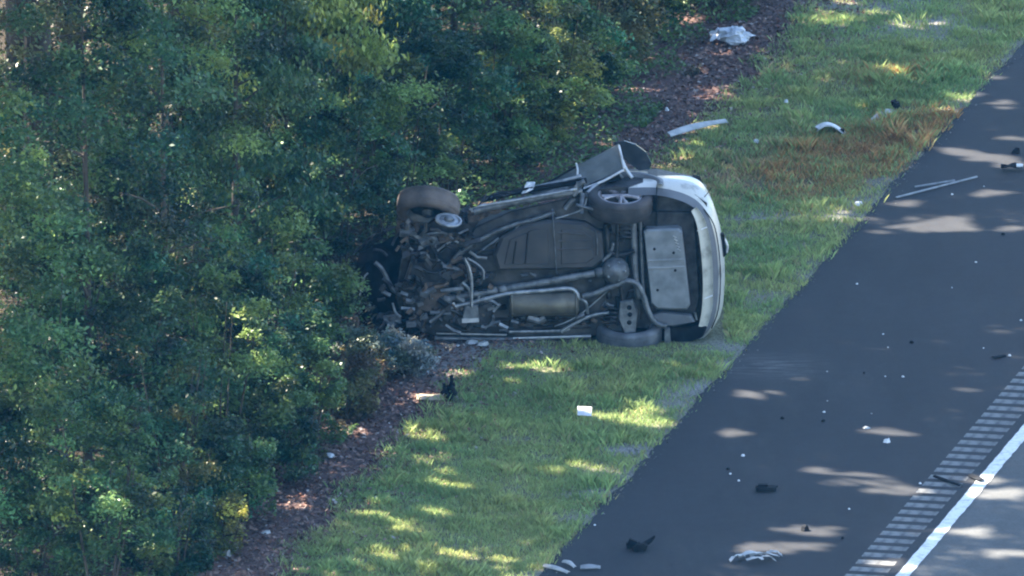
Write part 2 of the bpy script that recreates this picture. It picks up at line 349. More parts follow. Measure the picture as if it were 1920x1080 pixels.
# ------------------------------------------------------------------ plants
CARB = (-1.45, 2.45, -2.78, -0.55, 1.95)                # the space the wreck takes
def leaf_mesh(C, L, tint, droop=-0.35, wide=0.5, up=0.75):
    n = len(C); az = rng.uniform(0, 2*np.pi, n); pt = rng.normal(droop, 0.4, n)
    d = np.stack([np.cos(az)*np.cos(pt), np.sin(az)*np.cos(pt), np.sin(pt)], -1)
    nn_ = rng.normal(0, 1, (n, 3))*(1-up)*1.6; nn_[:, 2] += up
    sd = np.cross(d, nn_); sd /= np.linalg.norm(sd, axis=1, keepdims=True)+1e-9
    nr = np.cross(sd, d); L = L[:, None]
    v0 = C-d*L*0.5; v2 = C+d*L*0.5; v1 = C-d*L*0.05+sd*L*wide*0.5+nr*L*0.08; v3 = C-d*L*0.05-sd*L*wide*0.5+nr*L*0.08
    V = np.stack([v0, v1, v2, v3], 1).reshape(-1, 3); F = np.arange(n*4).reshape(n, 4)
    return V, F, np.repeat(tint, 4, 0)
def crown_points(n_cl, per, rad, z0, z1, cl_r, flat, hollow=0.4, tip=0.0):
    k = 0; cs = []
    th = rng.uniform(0, 2*np.pi, n_cl); cz = rng.uniform(-1, 1, n_cl); rr = rng.uniform(hollow, 1.0, n_cl)**0.6
    lump = 0.72+0.5*noise2(th*1.6+rad*9, cz*2.2+z1*5, 7)
    h = np.sqrt(1-cz*cz); zc = (z0+z1)/2; hz = (z1-z0)/2
    tap = 1-tip*(cz*0.5+0.5)
    c = np.stack([np.cos(th)*h*rr*rad*lump*tap, np.sin(th)*h*rr*rad*lump*tap, zc+cz*hz*np.minimum(rr*1.05, 1)], -1)
    sz = cl_r*rng.uniform(0.6, 1.35, n_cl)
    m_ = (per*(sz/cl_r)**2).astype(int)+3
    I = np.repeat(np.arange(n_cl), m_)
    off = rng.normal(0, 0.36, (len(I), 3))*sz[I][:, None]; off[:, 2] *= flat
    off[:, 2] -= 0.35*(off[:, 0]**2+off[:, 1]**2)/np.maximum(sz[I], 0.05)          # sprays hang at their rims
    return c[I]+off, I, n_cl
def plant(name, base, h, rad, z0, n_cl, per, cl_r, L, col, label, cat, group=None, trunk=0.1, stems=1, flat=0.5, hollow=0.4, tip=0.3, droop=-0.35, var=0.55, wide=0.5, accents=(), limb_n=9, bark='bark', clear=-3.3):
    base = Vector(base); base.z = float(ground_z(np.array([base.x]), np.array([base.y]))[0])-0.02
    root = empty(name, base); tag(root, label, cat, group)
    C, I, n_ = crown_points(n_cl, per, rad, z0, h, cl_r, flat, hollow, tip)
    Wd = C+np.array(base)
    keep = lit(Wd) & (C[:, 2] > 0.03)
    inc = (Wd[:, 0] > CARB[0]) & (Wd[:, 0] < CARB[1]) & (Wd[:, 1] > CARB[2]) & (Wd[:, 1] < CARB[3]) & (Wd[:, 2] < CARB[4]); keep &= ~inc
    _, qq = UQ(Wd[:, 0], Wd[:, 1])
    keep &= ~((qq > clear+.3*noise2(Wd[:, 0]*1.5, Wd[:, 1]*1.5, 3)) & (Wd[:, 2] < 2.2))
    C = C[keep]; I = I[keep]
    cb = rng.normal(1, var, n_).clip(0.3, 2.1); hue = rng.normal(rnd.uniform(-.12, .16), 0.2, n_)
    tc = np.array(col)[None]*cb[:, None]; tc[:, 0] *= 1+hue; tc[:, 1] *= 1+0.2*hue; tc[:, 2] *= 1-0.4*hue
    for k_, (f_, colr) in enumerate(accents):
        s_ = rng.random(n_) < f_; tc[s_] = np.array(colr)*rng.uniform(0.7, 1.2, (s_.sum(), 1))
    t = tc[I]*rng.normal(1, 0.16, (len(I), 1)).clip(0.5, 1.6)
    V, F, T = leaf_mesh(C, L*rng.uniform(0.7, 1.35, len(C)), t.clip(0.004, 0.6), droop, wide)
    link('crown', np_mesh(name+'_crown', V, F, T), 'leaf', root)
    b = MB()
    for s_ in range(stems):
        a = rnd.uniform(0, 6.28); sp = 0.0 if stems == 1 else rad*0.45
        top = Vector((math.cos(a)*sp+rnd.uniform(-.1, .1)*rad, math.sin(a)*sp+rnd.uniform(-.1, .1)*rad, h*0.86))
        st = Vector((math.cos(a)*sp*0.15, math.sin(a)*sp*0.15, -0.05)); r0 = trunk if stems == 1 else trunk*rnd.uniform(0.5, 0.9)
        mid = st.lerp(top, 0.5)+Vector((rnd.uniform(-.1, .1)*rad*0.5, rnd.uniform(-.1, .1)*rad*0.5, 0))
        b.tube([st, st.lerp(mid, 0.5), mid, mid.lerp(top, 0.5), top], [r0*1.15, r0*0.85, r0*0.65, r0*0.4, r0*0.1], 8)
        for k in range(limb_n if stems == 1 else 3):
            zf = rnd.uniform(0.0, 0.9); hz = max(z0*0.8, 0.15)+(h*0.8-max(z0*0.8, 0.15))*zf; p0 = st.lerp(mid, min(1, hz/(h*0.43))) if hz < h*0.43 else mid.lerp(top, (hz-h*0.43)/(h*0.43))
            a2 = rnd.uniform(0, 6.28); ln = rad*rnd.uniform(0.55, 0.9)*(1-0.4*zf); p1 = p0+Vector((math.cos(a2)*ln, math.sin(a2)*ln, ln*rnd.uniform(0.1, 0.6)))
            b.tube([p0, p0.lerp(p1, .5)+Vector((0, 0, ln*0.08)), p1], [r0*0.38, r0*0.24, r0*0.06], 5, sub=2)
    b.build('trunk', bark, root)
    return root
GRN = (0.104, 0.172, 0.054); DGR = (0.058, 0.112, 0.046); YGR = (0.19, 0.23, 0.055); OLV = (0.140, 0.148, 0.060); DUST = (0.30, 0.33, 0.31)

# sun flecks reach the faces of the bushes and young trees through the canopy
def flecks(base, h, r, z0, n):
    for _ in range(n):
        a = rnd.uniform(-2.2, 0.6); z = rnd.uniform(max(z0, .3), h*0.85); rr_ = r*rnd.uniform(.6, 1.0)*math.sin(math.pi*min(1, max(.25, (z-z0)/(h-z0))))
        GAPS.append((np.array([base[0]+math.cos(a)*rr_, base[1]+math.sin(a)*rr_, z]), rnd.uniform(.06, .18)))
        if rnd.random() < .5: GAPS.append((GAPS[-1][0]+np.array([rnd.uniform(-.2, .2), rnd.uniform(-.2, .2), rnd.uniform(-.15, .15)]), rnd.uniform(.04, .11)))
SHRUBS = [
    (325, 1112, 1.25, .75, 60, DGR, 'rounded dark green shrub at the bottom edge, nearest the camera', (), {}),
    (418, 1040, .72, .48, 34, YGR, 'small yellow-green shrub with sunlit leaves beside the lower leaf litter', ((.25, (.22, .2, .06)),), {}),
    (462, 978, 1.0, .58, 45, GRN, 'knee-high green shrub between the sunlit shrub and the leaf litter', (), {}),
    (545, 903, .95, .58, 45, DGR, 'dark green shrub just left of the pinkish scrap on the litter', (), {}),
    (580, 842, 1.15, .6, 48, GRN, 'mid-green shrub at the wood edge where the litter strip narrows', (), {}),
    (650, 785, .72, .5, 42, OLV, 'brownish olive shrub of thin leaves below the wreck', ((.3, (.12, .08, .045)),), {}),
    (700, 738, .55, .42, 34, OLV, 'low olive shrub left of the black car fragment', ((.15, (.14, .09, .05)),), {}),
    (752, 700, .46, .45, 60, DUST, 'dust-covered pale grey shrub crushed under the front of the wreck', ((.25, (.14, .17, .10)),), {'var': .25, 'clear': -1.0}),
    (672, 706, .50, .50, 60, (.20, .235, .18), 'dusty grey-green shrub left of the pale grey one below the torn nose', ((.2, (.10, .13, .07)),), {'var': .3, 'clear': -1.0}),
]
BUSHES = [
    (190, 1160, 2.5, 1.0, 90, GRN, 'chest-high green bush in the bottom left corner', ()),
    (320, 1020, 2.4, .9, 80, DGR, 'dark bush rising behind the rounded shrub at the bottom left', ((.05, (.2, .19, .06)),)),
    (415, 930, 2.5, .88, 80, GRN, 'tall green bush behind the knee-high shrubs, left of the litter strip', ()),
    (480, 850, 2.3, .85, 78, DGR, 'dark green drooping bush below and left of the wreck', ()),
    (545, 772, 2.25, .78, 78, GRN, 'broad green bush hanging over the crushed nose of the wreck', ()),
    (630, 560, 2.6, .9, 80, DGR, 'dark bush directly behind the torn front wheel, at its left', ()),
    (735, 470, 2.4, .9, 80, GRN, 'green bush rising behind the torn front wheel', ()),
    (835, 405, 2.2, .88, 80, DGR, 'dark green bush behind the middle of the wreck', ()),
    (930, 335, 2.0, .85, 76, GRN, 'mid-green bush behind the upper sill of the wreck', ()),
    (1015, 275, 1.7, .78, 70, YGR, 'yellow-green bush behind the raised door of the wreck', ((.2, (.2, .2, .07)),)),
    (1080, 212, 1.5, .72, 66, GRN, 'small-leaved bush bordering the upper stretch of leaf litter', ()),
    (1140, 140, 1.35, .7, 62, OLV, 'olive bush below and left of the white bag', ()),
    (1225, 72, 1.2, .68, 60, GRN, 'green bush just left of the white bag', ()),
    (1345, 12, 1.3, .7, 60, OLV, 'olive bush behind the white bag at the top edge', ((.1, (.16, .12, .06)),)),
    (1450, -25, 1.0, .6, 50, DGR, 'dark low bush right of the white bag at the top edge', ()),
    (60, 1120, 2.2, 1.0, 90, DGR, 'dark bush at the left edge near the bottom corner', ()),
    (110, 960, 3.3, 1.1, 110, GRN, 'green bush at the left edge, a third of the way up', ()),
    (250, 900, 2.6, .95, 85, DGR, 'dark bush filling the lower left between the young trees', ()),
    (10, 800, 2.8, 1.0, 85, GRN, 'bush at the left edge halfway up', ()),
    (300, 720, 2.6, .95, 85, OLV, 'olive bush in the middle of the leaf wall', ()),
    (150, 700, 2.8, 1.0, 85, DGR, 'dark bush left of the olive one in the leaf wall', ()),
    (420, 560, 2.5, .9, 80, GRN, 'green bush in the leaf wall left of the torn wheel', ()),
    (250, 560, 2.0, .9, 75, GRN, 'bush below the bare brown trunk', ()),
    (80, 480, 2.8, 1.0, 85, OLV, 'olive bush high at the left edge', ()),
    (520, 400, 2.4, .95, 80, DGR, 'dark bush below the willowy tree', ()),
    (640, 300, 2.3, .95, 80, GRN, 'bush near the top edge above the torn wheel', ()),
    (760, 200, 2.2, .9, 80, DGR, 'dark bush at the top edge above the wreck', ()),
]
YOUNG = [
    (-75, 1130, 5.6, 1.5, .8, 130, GRN, 'young tree at the left edge of the frame, lowest of its row', (), .08, -.35),
    (165, 960, 6.2, 1.5, .9, 140, DGR, 'slender young tree left of centre of the leaf wall, dark foliage', (), .08, -.35),
    (320, 830, 5.6, 1.35, .9, 130, GRN, 'young tree with mixed lit and dark sprays above the bottom left bushes', ((.03, (.2, .2, .06)),), .075, -.4),
    (430, 690, 5.0, 1.3, .9, 130, DGR, 'young tree with hanging fine foliage left of the wreck', (), .085, -.9),
    (530, 500, 4.6, 1.3, .9, 130, YGR, 'bright green willowy tree with drooping sprays above the wreck', (), .095, -1.0),
    (690, 345, 4.4, 1.3, .8, 120, DGR, 'dark young tree behind the torn front wheel, towards the top edge', (), .08, -.6),
    (850, 235, 4.0, 1.2, .7, 115, GRN, 'young tree above the wreck at the top edge, left of a dark gap', (), .075, -.35),
    (975, 110, 4.0, 1.1, .7, 110, DGR, 'dark young tree right of the gap at the top edge', (), .075, -.35),
    (1100, 0, 4.0, 1.1, .6, 110, GRN, 'young tree at the top edge left of the white bag', (), .075, -.35),
    (60, 640, 6.0, 1.5, 1., 130, OLV, 'olive tree at the left edge with pale sunlit twigs', ((.05, (.2, .19, .08)),), .08, -.35),
    (250, 470, 6.5, 1.5, 2.7, 120, DGR, 'tree with a bare brown trunk at the top left', ((.015, (.35, .14, .04)),), .08, -.35),
    (420, 300, 6.0, 1.4, 1., 120, GRN, 'tree behind the willowy one at the top edge', (), .08, -.4),
]
GAPS.append((np.array(PY(752, 372, -2.35)), .10)); GAPS.append((np.array(PY(765, 352, -2.3)), .07))
TB = G(250, 470); GAPS.append((np.array([TB.x-.05, TB.y, 2.75]), .16)); GAPS.append((np.array([TB.x-.05, TB.y, 2.55]), .10))
for (px, py, h, r, ncl, *_x) in SHRUBS: flecks(G(px, py), h, r, .1, 1)
for (px, py, h, r, ncl, *_x) in BUSHES: flecks(G(px, py), h, r, .3, 5)
for (px, py, h, r, z0, *_x) in YOUNG: flecks(G(px, py), h, r, z0, 9)
for (px, py, h, r, ncl, col, label, acc, ex) in SHRUBS:
    plant('shrub', G(px, py), h, r, 0.08, ncl, 170, .17, .045, col, label, 'shrub', 'low shrubs along the edge of the wood', .025, 5, accents=acc, tip=.1, hollow=.15, **ex)
for (px, py, h, r, ncl, col, label, acc) in BUSHES:
    plant('bush', G(px, py), h, r, 0.12, ncl, 195, .22, .052, col, label, 'bush', 'bushes of the roadside thicket', .022, 5, accents=acc, tip=.25, hollow=.25)
for (px, py, h, r, z0, ncl, col, label, acc, L, dr) in YOUNG:
    plant('young_tree', G(px, py), h, r, z0, int(ncl*.72), 240, .35, L*.76, col, label, 'tree', 'young trees behind the roadside bushes', .05, 1, accents=acc, droop=dr, hollow=.35)
k = 0
for u in np.arange(-3.5, 33, 2.6):
    for q in ((-7.4, -10.2) if k % 2 else (-8.6, -12.2)):
        x, y = W(u+rnd.uniform(-.4, .4), q+rnd.uniform(-.4, .4)); h = rnd.uniform(13.5, 16)
        plant('tall_tree', (x, y, 0), h, rnd.uniform(2.5, 3.0), 5.6 if u < 12 else 3.2, 230, 58, .62, .185, (GRN, DGR)[k % 2], 'tall leafy tree of the roadside wood, crown rising out of the frame', 'tree',
              'tall trees whose crowns shade the road', .17, 1, flat=.55, hollow=.2, limb_n=14)
    k += 1

# ------------------------------------------------------------------ grass, litter, ground cover
N = 500000
u = rng.uniform(-3.5, 30, N); q = rng.uniform(-3.6, 0.06, N)
x = EA.x+RD[0]*u+RN[0]*q; y = EA.y+RD[1]*u+RN[1]*q
dens = sstep(-2.85, -2.25, q+0.9*(fbm(x*.8, y*.8, 55)-.5))*(1-0.92*bare_at(x, y))*np.clip(1.9*fbm(x*2.5, y*2.5, 61)-.25, .12, 1)*(1-.75*fringe_at(x, y)); dens *= np.where(q > -.05, .3, 1)
kp = rng.random(N) < dens
kp &= ~((x > -1.2) & (x < 2.25) & (y > -2.5-.12*fbm(x*3, y*3, 5)) & (y < -0.7)) & (np.hypot(x-(1178-960)/PPM, y+2.30) > .44)
x, y, u, q = x[kp], y[kp], u[kp], q[kp]; n_ = len(x); z = ground_z(x, y)-0.005
dry = dry_at(x, y)
tuft = fbm(x*3.4, y*3.4, 71); tall = np.clip(noise2(x*9, y*9, 73)*noise2(x*2.2, y*2.2, 74)*3-1.1, 0, 1); H = (0.022+0.10*tuft**2.4+0.03*rng.random(n_)**2+0.085*tall)*(1+0.4*dry)
H *= 1-.6*np.exp(-((y+2.85)/.30)**2)*((x > -1) & (x < 2.4))
az = rng.uniform(0, 2*np.pi, n_); ln = rng.uniform(0.2, 0.9, n_)*H; wd = rng.uniform(0.003, 0.006, n_)*(1+0.4*rng.random(n_)); az2 = rng.uniform(0, 2*np.pi, n_)
p = np.stack([x, y, z], -1); sx = np.stack([np.cos(az2)*wd, np.sin(az2)*wd, np.zeros(n_)], -1)
lean = np.stack([np.cos(az)*ln, np.sin(az)*ln, H], -1)
V = np.stack([p-sx, p+sx, p+lean*np.array([.45, .45, .62])+sx*.7, p+lean], 1).reshape(-1, 3); F = np.arange(n_*4).reshape(n_, 4)
mx = fbm(x*1.1, y*1.1, 81)[:, None]; mx2 = rng.random((n_, 1))
T = lerp(np.array([.235, .335, .125]), np.array([.39, .42, .15]), np.clip(mx*1.6-.4, 0, 1)); T = lerp(T, np.array([.32, .28, .13]), (mx2 < .07+.28*np.clip(fbm(x*2.3, y*2.3, 83)*2-.9, 0, 1)[:, None])*1.0)
orange = np.where((UQ(x, y)[1] > -1.5)[:, None], np.array([[.46, .235, .10]]), np.array([[.38, .26, .14]]))
T = lerp(T, orange*(0.6+.8*rng.random((n_, 1))), (rng.random((n_, 1)) < dry[:, None]*.9)*.9); T = T*rng.normal(1, .18, (n_, 1)).clip(.5, 1.6)*(.92+.5*fbm(x*3.1, y*3.1, 87)[:, None]+.15*tall[:, None])
tag(link('grass', np_mesh('grass', V, F, np.repeat(T.clip(.004, .6), 4, 0)), 'grass'), 'green verge grass with a dry orange patch', 'grass', kind='stuff')

N = 5000                                                # loose stones and sand along the crumbling edge
u = rng.uniform(-3.5, 30, N); q = rng.normal(-.10, .11, N); x = EA.x+RD[0]*u+RN[0]*q; y = EA.y+RD[1]*u+RN[1]*q
kp = rng.random(N) < np.clip(2.6*fbm(x*1.3, y*1.3, 19)-.8, .04, 1); x, y, q = x[kp], y[kp], q[kp]; n_ = len(x); z = np.where(q > 0, RZ+.006, ground_z(x, y)+.01)
V, F, T = leaf_mesh(np.stack([x, y, z], -1), rng.uniform(.012, .032, n_), np.array([.17, .16, .145])*rng.uniform(.4, 1.5, (n_, 1)), 0.0, .8, .85)
tag(link('roadside_gravel', np_mesh('roadside_gravel', V, F, T), 'litter'), 'loose grit along the crumbling asphalt edge', 'gravel', kind='stuff')
N = 26000
u = rng.uniform(-3.5, 30, N); q = rng.normal(-3.0, .55, N).clip(-5, -1.2)
x = EA.x+RD[0]*u+RN[0]*q; y = EA.y+RD[1]*u+RN[1]*q; z = ground_z(x, y)+rng.uniform(.004, .03, N)
T = np.array([.21, .135, .105])*rng.uniform(.35, 1.5, (N, 1)); s_ = rng.random(N) < .05; T[s_] = np.array([.42, .36, .32]); s_ = rng.random(N) < .15; T[s_] = np.array([.17, .075, .05])
V, F, T = leaf_mesh(np.stack([x, y, z], -1), rng.uniform(.03, .075, N), T, 0.0, .6, .8)
tag(link('leaf_litter', np_mesh('leaf_litter', V, F, T), 'litter'), 'brown fallen leaves between grass and bushes', 'leaf litter', kind='stuff')
N = 110000
u = rng.uniform(-5, 34, N); q = -3.2-11*rng.random(N)**1.6; x = EA.x+RD[0]*u+RN[0]*q; y = EA.y+RD[1]*u+RN[1]*q
hh = .05+.42*fbm(x*1.6, y*1.6, 91)*sstep(-3.1, -4.0, q); z = ground_z(x, y)+hh*rng.random(N)**.6
kp = lit(np.stack([x, y, z], -1)) & (fbm(x*1.2, y*1.2, 95) > .28+.34*sstep(-3.9, -3.1, q)) & ~((x > CARB[0]) & (x < CARB[1]) & (y > CARB[2]) & (y < CARB[3]))
x, y, z = x[kp], y[kp], z[kp]; n_ = len(x)
T = np.array(GRN)*rng.uniform(.6, 1.5, (n_, 1)); s_ = fbm(x*.9, y*.9, 99) > .6; T[s_] = np.array([.10, .085, .05])*rng.uniform(.6, 1.4, (s_.sum(), 1))
V, F, T = leaf_mesh(np.stack([x, y, z], -1), rng.uniform(.04, .08, n_), T, -.2, .5, .7)
tag(link('ground_cover', np_mesh('ground_cover', V, F, T), 'leaf'), 'low leafy undergrowth along the edge of the wood', 'undergrowth', kind='stuff')

# ------------------------------------------------------------------ the wreck: a car on its right side, underside to the camera
YC = -2.40                                               # the plane of the underside
def P(px, py, d=0.0): return PY(px, py, YC+d)
CARO = Vector((P(1060, 640).x, YC+0.6, 0.0))
car = empty('overturned_car', CARO)
tag(car, 'silver car lying on its side with its dark underside showing and its nose torn away', 'car')
def part(b, name, m, parent=None): return b.build(name, m, parent or car, CARO)
def pts(L, d=0.0): return [P(p[0], p[1], p[2] if len(p) > 2 else d) for p in L]
def plate(name, L, d, th, m, bev=0.012, parent=None): return part(MB().prism(pts(L, d), (0, th, 0), bev), name, m, parent)
def pipe(name, L, r, m, d=0.0, seg=10, parent=None, flat=1.0): return part(MB().tube(pts(L, d), r, seg, flat=flat), name, m, parent)
def strap(name, L, r, m, d=0.0, parent=None, th=.02):          # bent flat bar
    Q = pts(L, d); b_ = MB(); rows = []
    for i, p in enumerate(Q):
        t = (Q[min(i+1, len(Q)-1)]-Q[max(i-1, 0)]).normalized(); n_ = t.cross(Vector((0, 1, 0))).normalized(); rows.append([p-n_*r, p-n_*r*.2+Vector((0, -th*.5, 0)), p+n_*r])
    return part(b_.grid(rows, False, (0, th, 0)), name, m, parent)
def px2z(py): return P(960, py).z
def X_(px): return (px-960)/PPM

# body shell, closed all round behind the floor; coloured dark for the shade inside the doorless side
b = MB(); ring = []
for (px, zl, zh, dep, ri) in [(800, .10, 1.0, 1.0, .2), (850, .05, 1.12, 1.2, .25), (920, .03, 1.18, 1.3, .28), (1000, .02, 1.26, 1.4, .3), (1088, .02, 1.36, 1.45, .3), (1092, .02, 1.60, 1.48, .3), (1150, .02, 1.66, 1.48, .3), (1230, .03, 1.66, 1.42, .3), (1300, .12, 1.58, 1.2, .3), (1322, .2, 1.48, 1.0, .3)]:
    x = X_(px); Y0 = YC+.17
    ring.append([(x, Y0, zl), (x, Y0+.3, zl-.01), (x, Y0+.8, zl), (x, YC+dep-.15, zl+ri*.7), (x, YC+dep, zl+ri), (x, YC+dep, zh-ri), (x, YC+dep-.15, zh-ri*.6), (x, Y0+.8, zh-.02), (x, Y0+.3, zh), (x, Y0, zh-.03)])
k_ = len(ring[0]); vs_ = [v for r_ in ring for v in r_]; fs_ = []
for i in range(len(ring)-1):
    for j in range(k_): fs_.append((i*k_+j, i*k_+(j+1) % k_, (i+1)*k_+(j+1) % k_, (i+1)*k_+j))
fs_ += [tuple(range(k_)), tuple(range((len(ring)-1)*k_, len(ring)*k_))]
part(b.add(vs_, fs_), 'body_shell', 'dark_metal')

# floor
plate('floor_pan', [(790, 622), (800, 560), (842, 490), (893, 425), (960, 396), (1092, 366), (1150, 372), (1200, 395), (1202, 600), (1160, 628), (1105, 630), (830, 634)], .05, .04, 'floor_metal')
for (a, c_) in [((905, 475), (1120, 448)), ((880, 600), (1110, 600)), ((860, 585), (950, 575)), ((1000, 615), (1105, 610)), ((850, 520), (930, 512))]:
    pipe('floor_rib', [a, c_], .03, 'floor_metal', .045, 8)
plate('rear_floor', [(1130, 400), (1200, 396), (1302, 398), (1312, 560), (1300, 606), (1205, 618), (1135, 600)], .10, .05, 'dark_metal')

# fuel tank, two halves and straps
tk = plate('fuel_tank', [(938, 446), (985, 421), (1040, 412), (1098, 419), (1128, 438), (1132, 488), (1116, 503), (1040, 508), (932, 506), (925, 480)], -.10, .16, 'tank_plastic', .035)
for L in ([(955, 450), (1000, 430), (1028, 428), (1030, 496), (945, 496)], [(1052, 430), (1094, 432), (1112, 446), (1114, 484), (1100, 494), (1052, 496)]):
    plate('tank_panel', L, -.112, .03, 'tank_plastic', .012, tk)
for L in ([(1046, 436), (1096, 440)], [(1046, 452), (1108, 452)], [(1046, 468), (1110, 466)], [(990, 436), (985, 494)], [(968, 452), (962, 494)]): pipe('tank_rib', L, .009, 'tank_plastic', -.118, 6, tk)
pipe('tank_strap', [(1036, 392, -.02), (1037, 412, -.115), (1040, 460, -.125), (1043, 504, -.115), (1044, 514, -.02)], .012, 'mid_metal', flat=.5)
pipe('tank_strap', [(1117, 432, -.10), (1120, 455, -.12), (1120, 478, -.115)], .013, 'mid_metal', flat=.5)

# driveline and exhaust
sh = pipe('drive_shaft', [(832, 562), (905, 549), (1020, 529), (1128, 510)], .040, 'mid_metal', -.07, 14)
for (px, py, r_) in [(838, 561, .055), (942, 543, .06), (1124, 511, .055)]:
    p = P(px, py, -.07); part(MB().lathe(p, (1, 0, .16), [(-.05, .0), (-.05, r_*.8), (-.02, r_), (.02, r_), (.05, r_*.8), (.05, 0)], 14), 'shaft_joint', 'mid_metal', sh)
pipe('exhaust_pipe', [(838, 578), (890, 566), (950, 551), (1020, 545), (1060, 541), (1078, 545), (1086, 562)], .024, 'pale_metal', -.11, 10)
mf = part(MB().lathe(P(1020, 570, -.08), (1, 0, .02), [(-.37, 0), (-.37, .07), (-.35, .115), (-.33, .125), (.33, .125), (.35, .115), (.37, .07), (.37, 0)], 22), 'muffler', 'muffler_metal')
for px in (960, 1080): part(MB().lathe(P(px, 570, -.08), (1, 0, .02), [(-.01, .126), (-.01, .133), (.01, .133), (.01, .126)], 22), 'muffler_seam', 'muffler_metal', mf)
pipe('exhaust_hanger', [(1084, 560, -.1), (1098, 566, -.12), (1102, 588, -.06)], .016, 'pale_metal')
pipe('exhaust_hanger', [(958, 592, -.08), (960, 612, -.02)], .02, 'mid_metal')
pipe('tail_pipe', [(1092, 556), (1118, 549), (1150, 536), (1176, 527), (1196, 534), (1207, 556), (1214, 580), (1228, 604), (1250, 612)], .030, 'mid_metal', -.13, 12)
plate('tail_pipe_tip', [(1246, 616), (1256, 616), (1258, 646), (1246, 648)], -.14, .06, 'mid_metal')
df = part(MB().lathe(P(1155, 508, -.08), (.3, -1, .1), [(-.12, 0), (-.12, .12), (-.02, .15), (.06, .13), (.11, .08), (.12, 0)], 18), 'differential', 'mid_metal')
for a in range(5):
    part(MB().lathe(P(1155+17*math.cos(a*1.26), 508+17*math.sin(a*1.26), -.16), (0, -1, 0), [(0, 0), (0, .013), (.03, .013), (.03, 0)], 6), 'bolt', 'pale_metal', df)
pipe('axle_shaft', [(1156, 490), (1158, 440), (1160, 400)], .022, 'dark_metal', -.06)
pipe('axle_shaft', [(1162, 526), (1170, 580), (1176, 615)], .022, 'dark_metal', -.06)
# rear subframe and suspension
pipe('subframe_beam', [(1186, 398), (1189, 450), (1190, 500), (1193, 532), (1198, 560)], .034, 'mid_metal', -.03)
pipe('subframe_beam', [(1200, 400), (1203, 470), (1206, 540), (1210, 575)], .018, 'mid_metal', -.02)
pipe('subframe_beam', [(1136, 420), (1140, 470), (1138, 520), (1142, 560)], .028, 'dark_metal', -.03)
pipe('subframe_cross', [(1138, 470), (1165, 478), (1190, 470)], .025, 'dark_metal', -.05)
pipe('subframe_cross', [(1130, 490), (1145, 474), (1150, 455)], .02, 'mid_metal', -.06)
ca = plate('control_arm', [(1162, 566), (1186, 562), (1196, 585), (1192, 624), (1172, 628), (1160, 600)], -.10, .04, 'mid_metal')
for (px, py) in [(1180, 577), (1181, 590), (1180, 605)]: part(MB().lathe(P(px, py, -.105), (0, -1, 0), [(0, .0), (.003, .022), (-.012, .03)], 12), 'arm_hole', 'black_plastic', ca)
plate('control_arm', [(1140, 402), (1176, 400), (1186, 425), (1170, 448), (1148, 440)], -.04, .04, 'dark_metal')
for (cx, cy, cz) in [(1172, 432, 404), (1146, 590, 566)]:
    L = [(cx+13*math.cos(t*.9), cy-18+t*1.15, -.03+.07*math.sin(t*.9)) for t in range(34)]
    pipe('coil_spring', L, .011, 'dark_metal', 0, 6)
pipe('shock_absorber', [(1158, 555, -.02), (1160, 610, -.08)], .026, 'dark_metal')
pipe('trailing_arm', [(1142, 586), (1108, 592), (1068, 612), (1052, 622)], .030, 'pale_metal', -.08, 8, flat=.6)
pipe('trailing_arm', [(1150, 398), (1110, 392), (1080, 384)], .03, 'mid_metal', -.06, 8, flat=.6)
pipe('brake_line', [(1140, 545), (1100, 580), (1070, 600), (1040, 612)], .008, 'pale_metal', -.09, 6)
pipe('brake_line', [(1100, 372), (1092, 392), (1062, 404), (1041, 410)], .008, 'pale_metal', -.06, 6)
# boot floor
bf = plate('boot_floor', [(1207, 436), (1213, 431), (1272, 429), (1279, 434), (1294, 572), (1288, 581), (1232, 580), (1221, 570)], -.10, .18, 'panel_grey', .02)
for (a, c_) in [((1214, 489), (1282, 486)), ((1215, 503), (1284, 500))]: pipe('floor_rib', [a, c_], .013, 'panel_grey', -.10, 8, bf)
for (px, py) in [(1227, 467), (1263, 474), (1266, 507), (1233, 544)]: part(MB().lathe(P(px, py, -.102), (0, -1, 0), [(.001, 0), (.002, .013), (-.006, .017)], 12), 'floor_hole_disc', 'black_plastic', bf)  # black discs painted for the dark inside small floor holes
for k in range(5): pipe('floor_mark', [(1262+k*2, 442+k*6), (1268+k*2, 446+k*6)], .006, 'bright_metal', -.10, 5, bf)

# rear end: bumper, quarter panels, tailgate as skins bent round the back
def lvl(L, d): return [P(px, py, d) for (px, py) in L]
def smooth_rows(rows, n=8):
    out = []
    for r_ in rows:
        q_ = []
        for i in range(len(r_)-1):
            a, b_, c_, d_ = r_[max(i-1, 0)], r_[i], r_[i+1], r_[min(i+2, len(r_)-1)]
            for k in range(n):
                t = k/n; q_.append(0.5*((2*b_)+(c_-a)*t+(2*a-5*b_+4*c_-d_)*t*t+(3*b_-a-3*c_+d_)*t*t*t))
        q_.append(r_[-1]); out.append(q_)
    return out
L0 = lvl([(1296, 396), (1306, 420), (1314, 470), (1318, 530), (1316, 580), (1310, 612)], -.03)
L1 = lvl([(1306, 388), (1322, 414), (1333, 460), (1337, 520), (1336, 575), (1326, 614)], .04)
part(MB().grid(smooth_rows([L0, L1]), True, (0, .02, 0)), 'bumper_underside', 'bumper_pale')
for (px, py) in [(1316, 430), (1327, 558)]: pipe('bumper_seam', [(px-9, py+3, -.02), (px+9, py-4, .025)], .006, 'white_plastic', 0, 6)
L1b = lvl([(1178, 368), (1230, 366), (1275, 376), (1304, 392), (1320, 414), (1332, 460), (1336, 520), (1334, 575), (1322, 616), (1296, 636), (1245, 640)], .06)
L1c = lvl([(1178, 352), (1235, 352), (1285, 364), (1315, 384), (1332, 414), (1343, 460), (1347, 520), (1343, 580), (1330, 618), (1300, 640), (1245, 645)], .13)
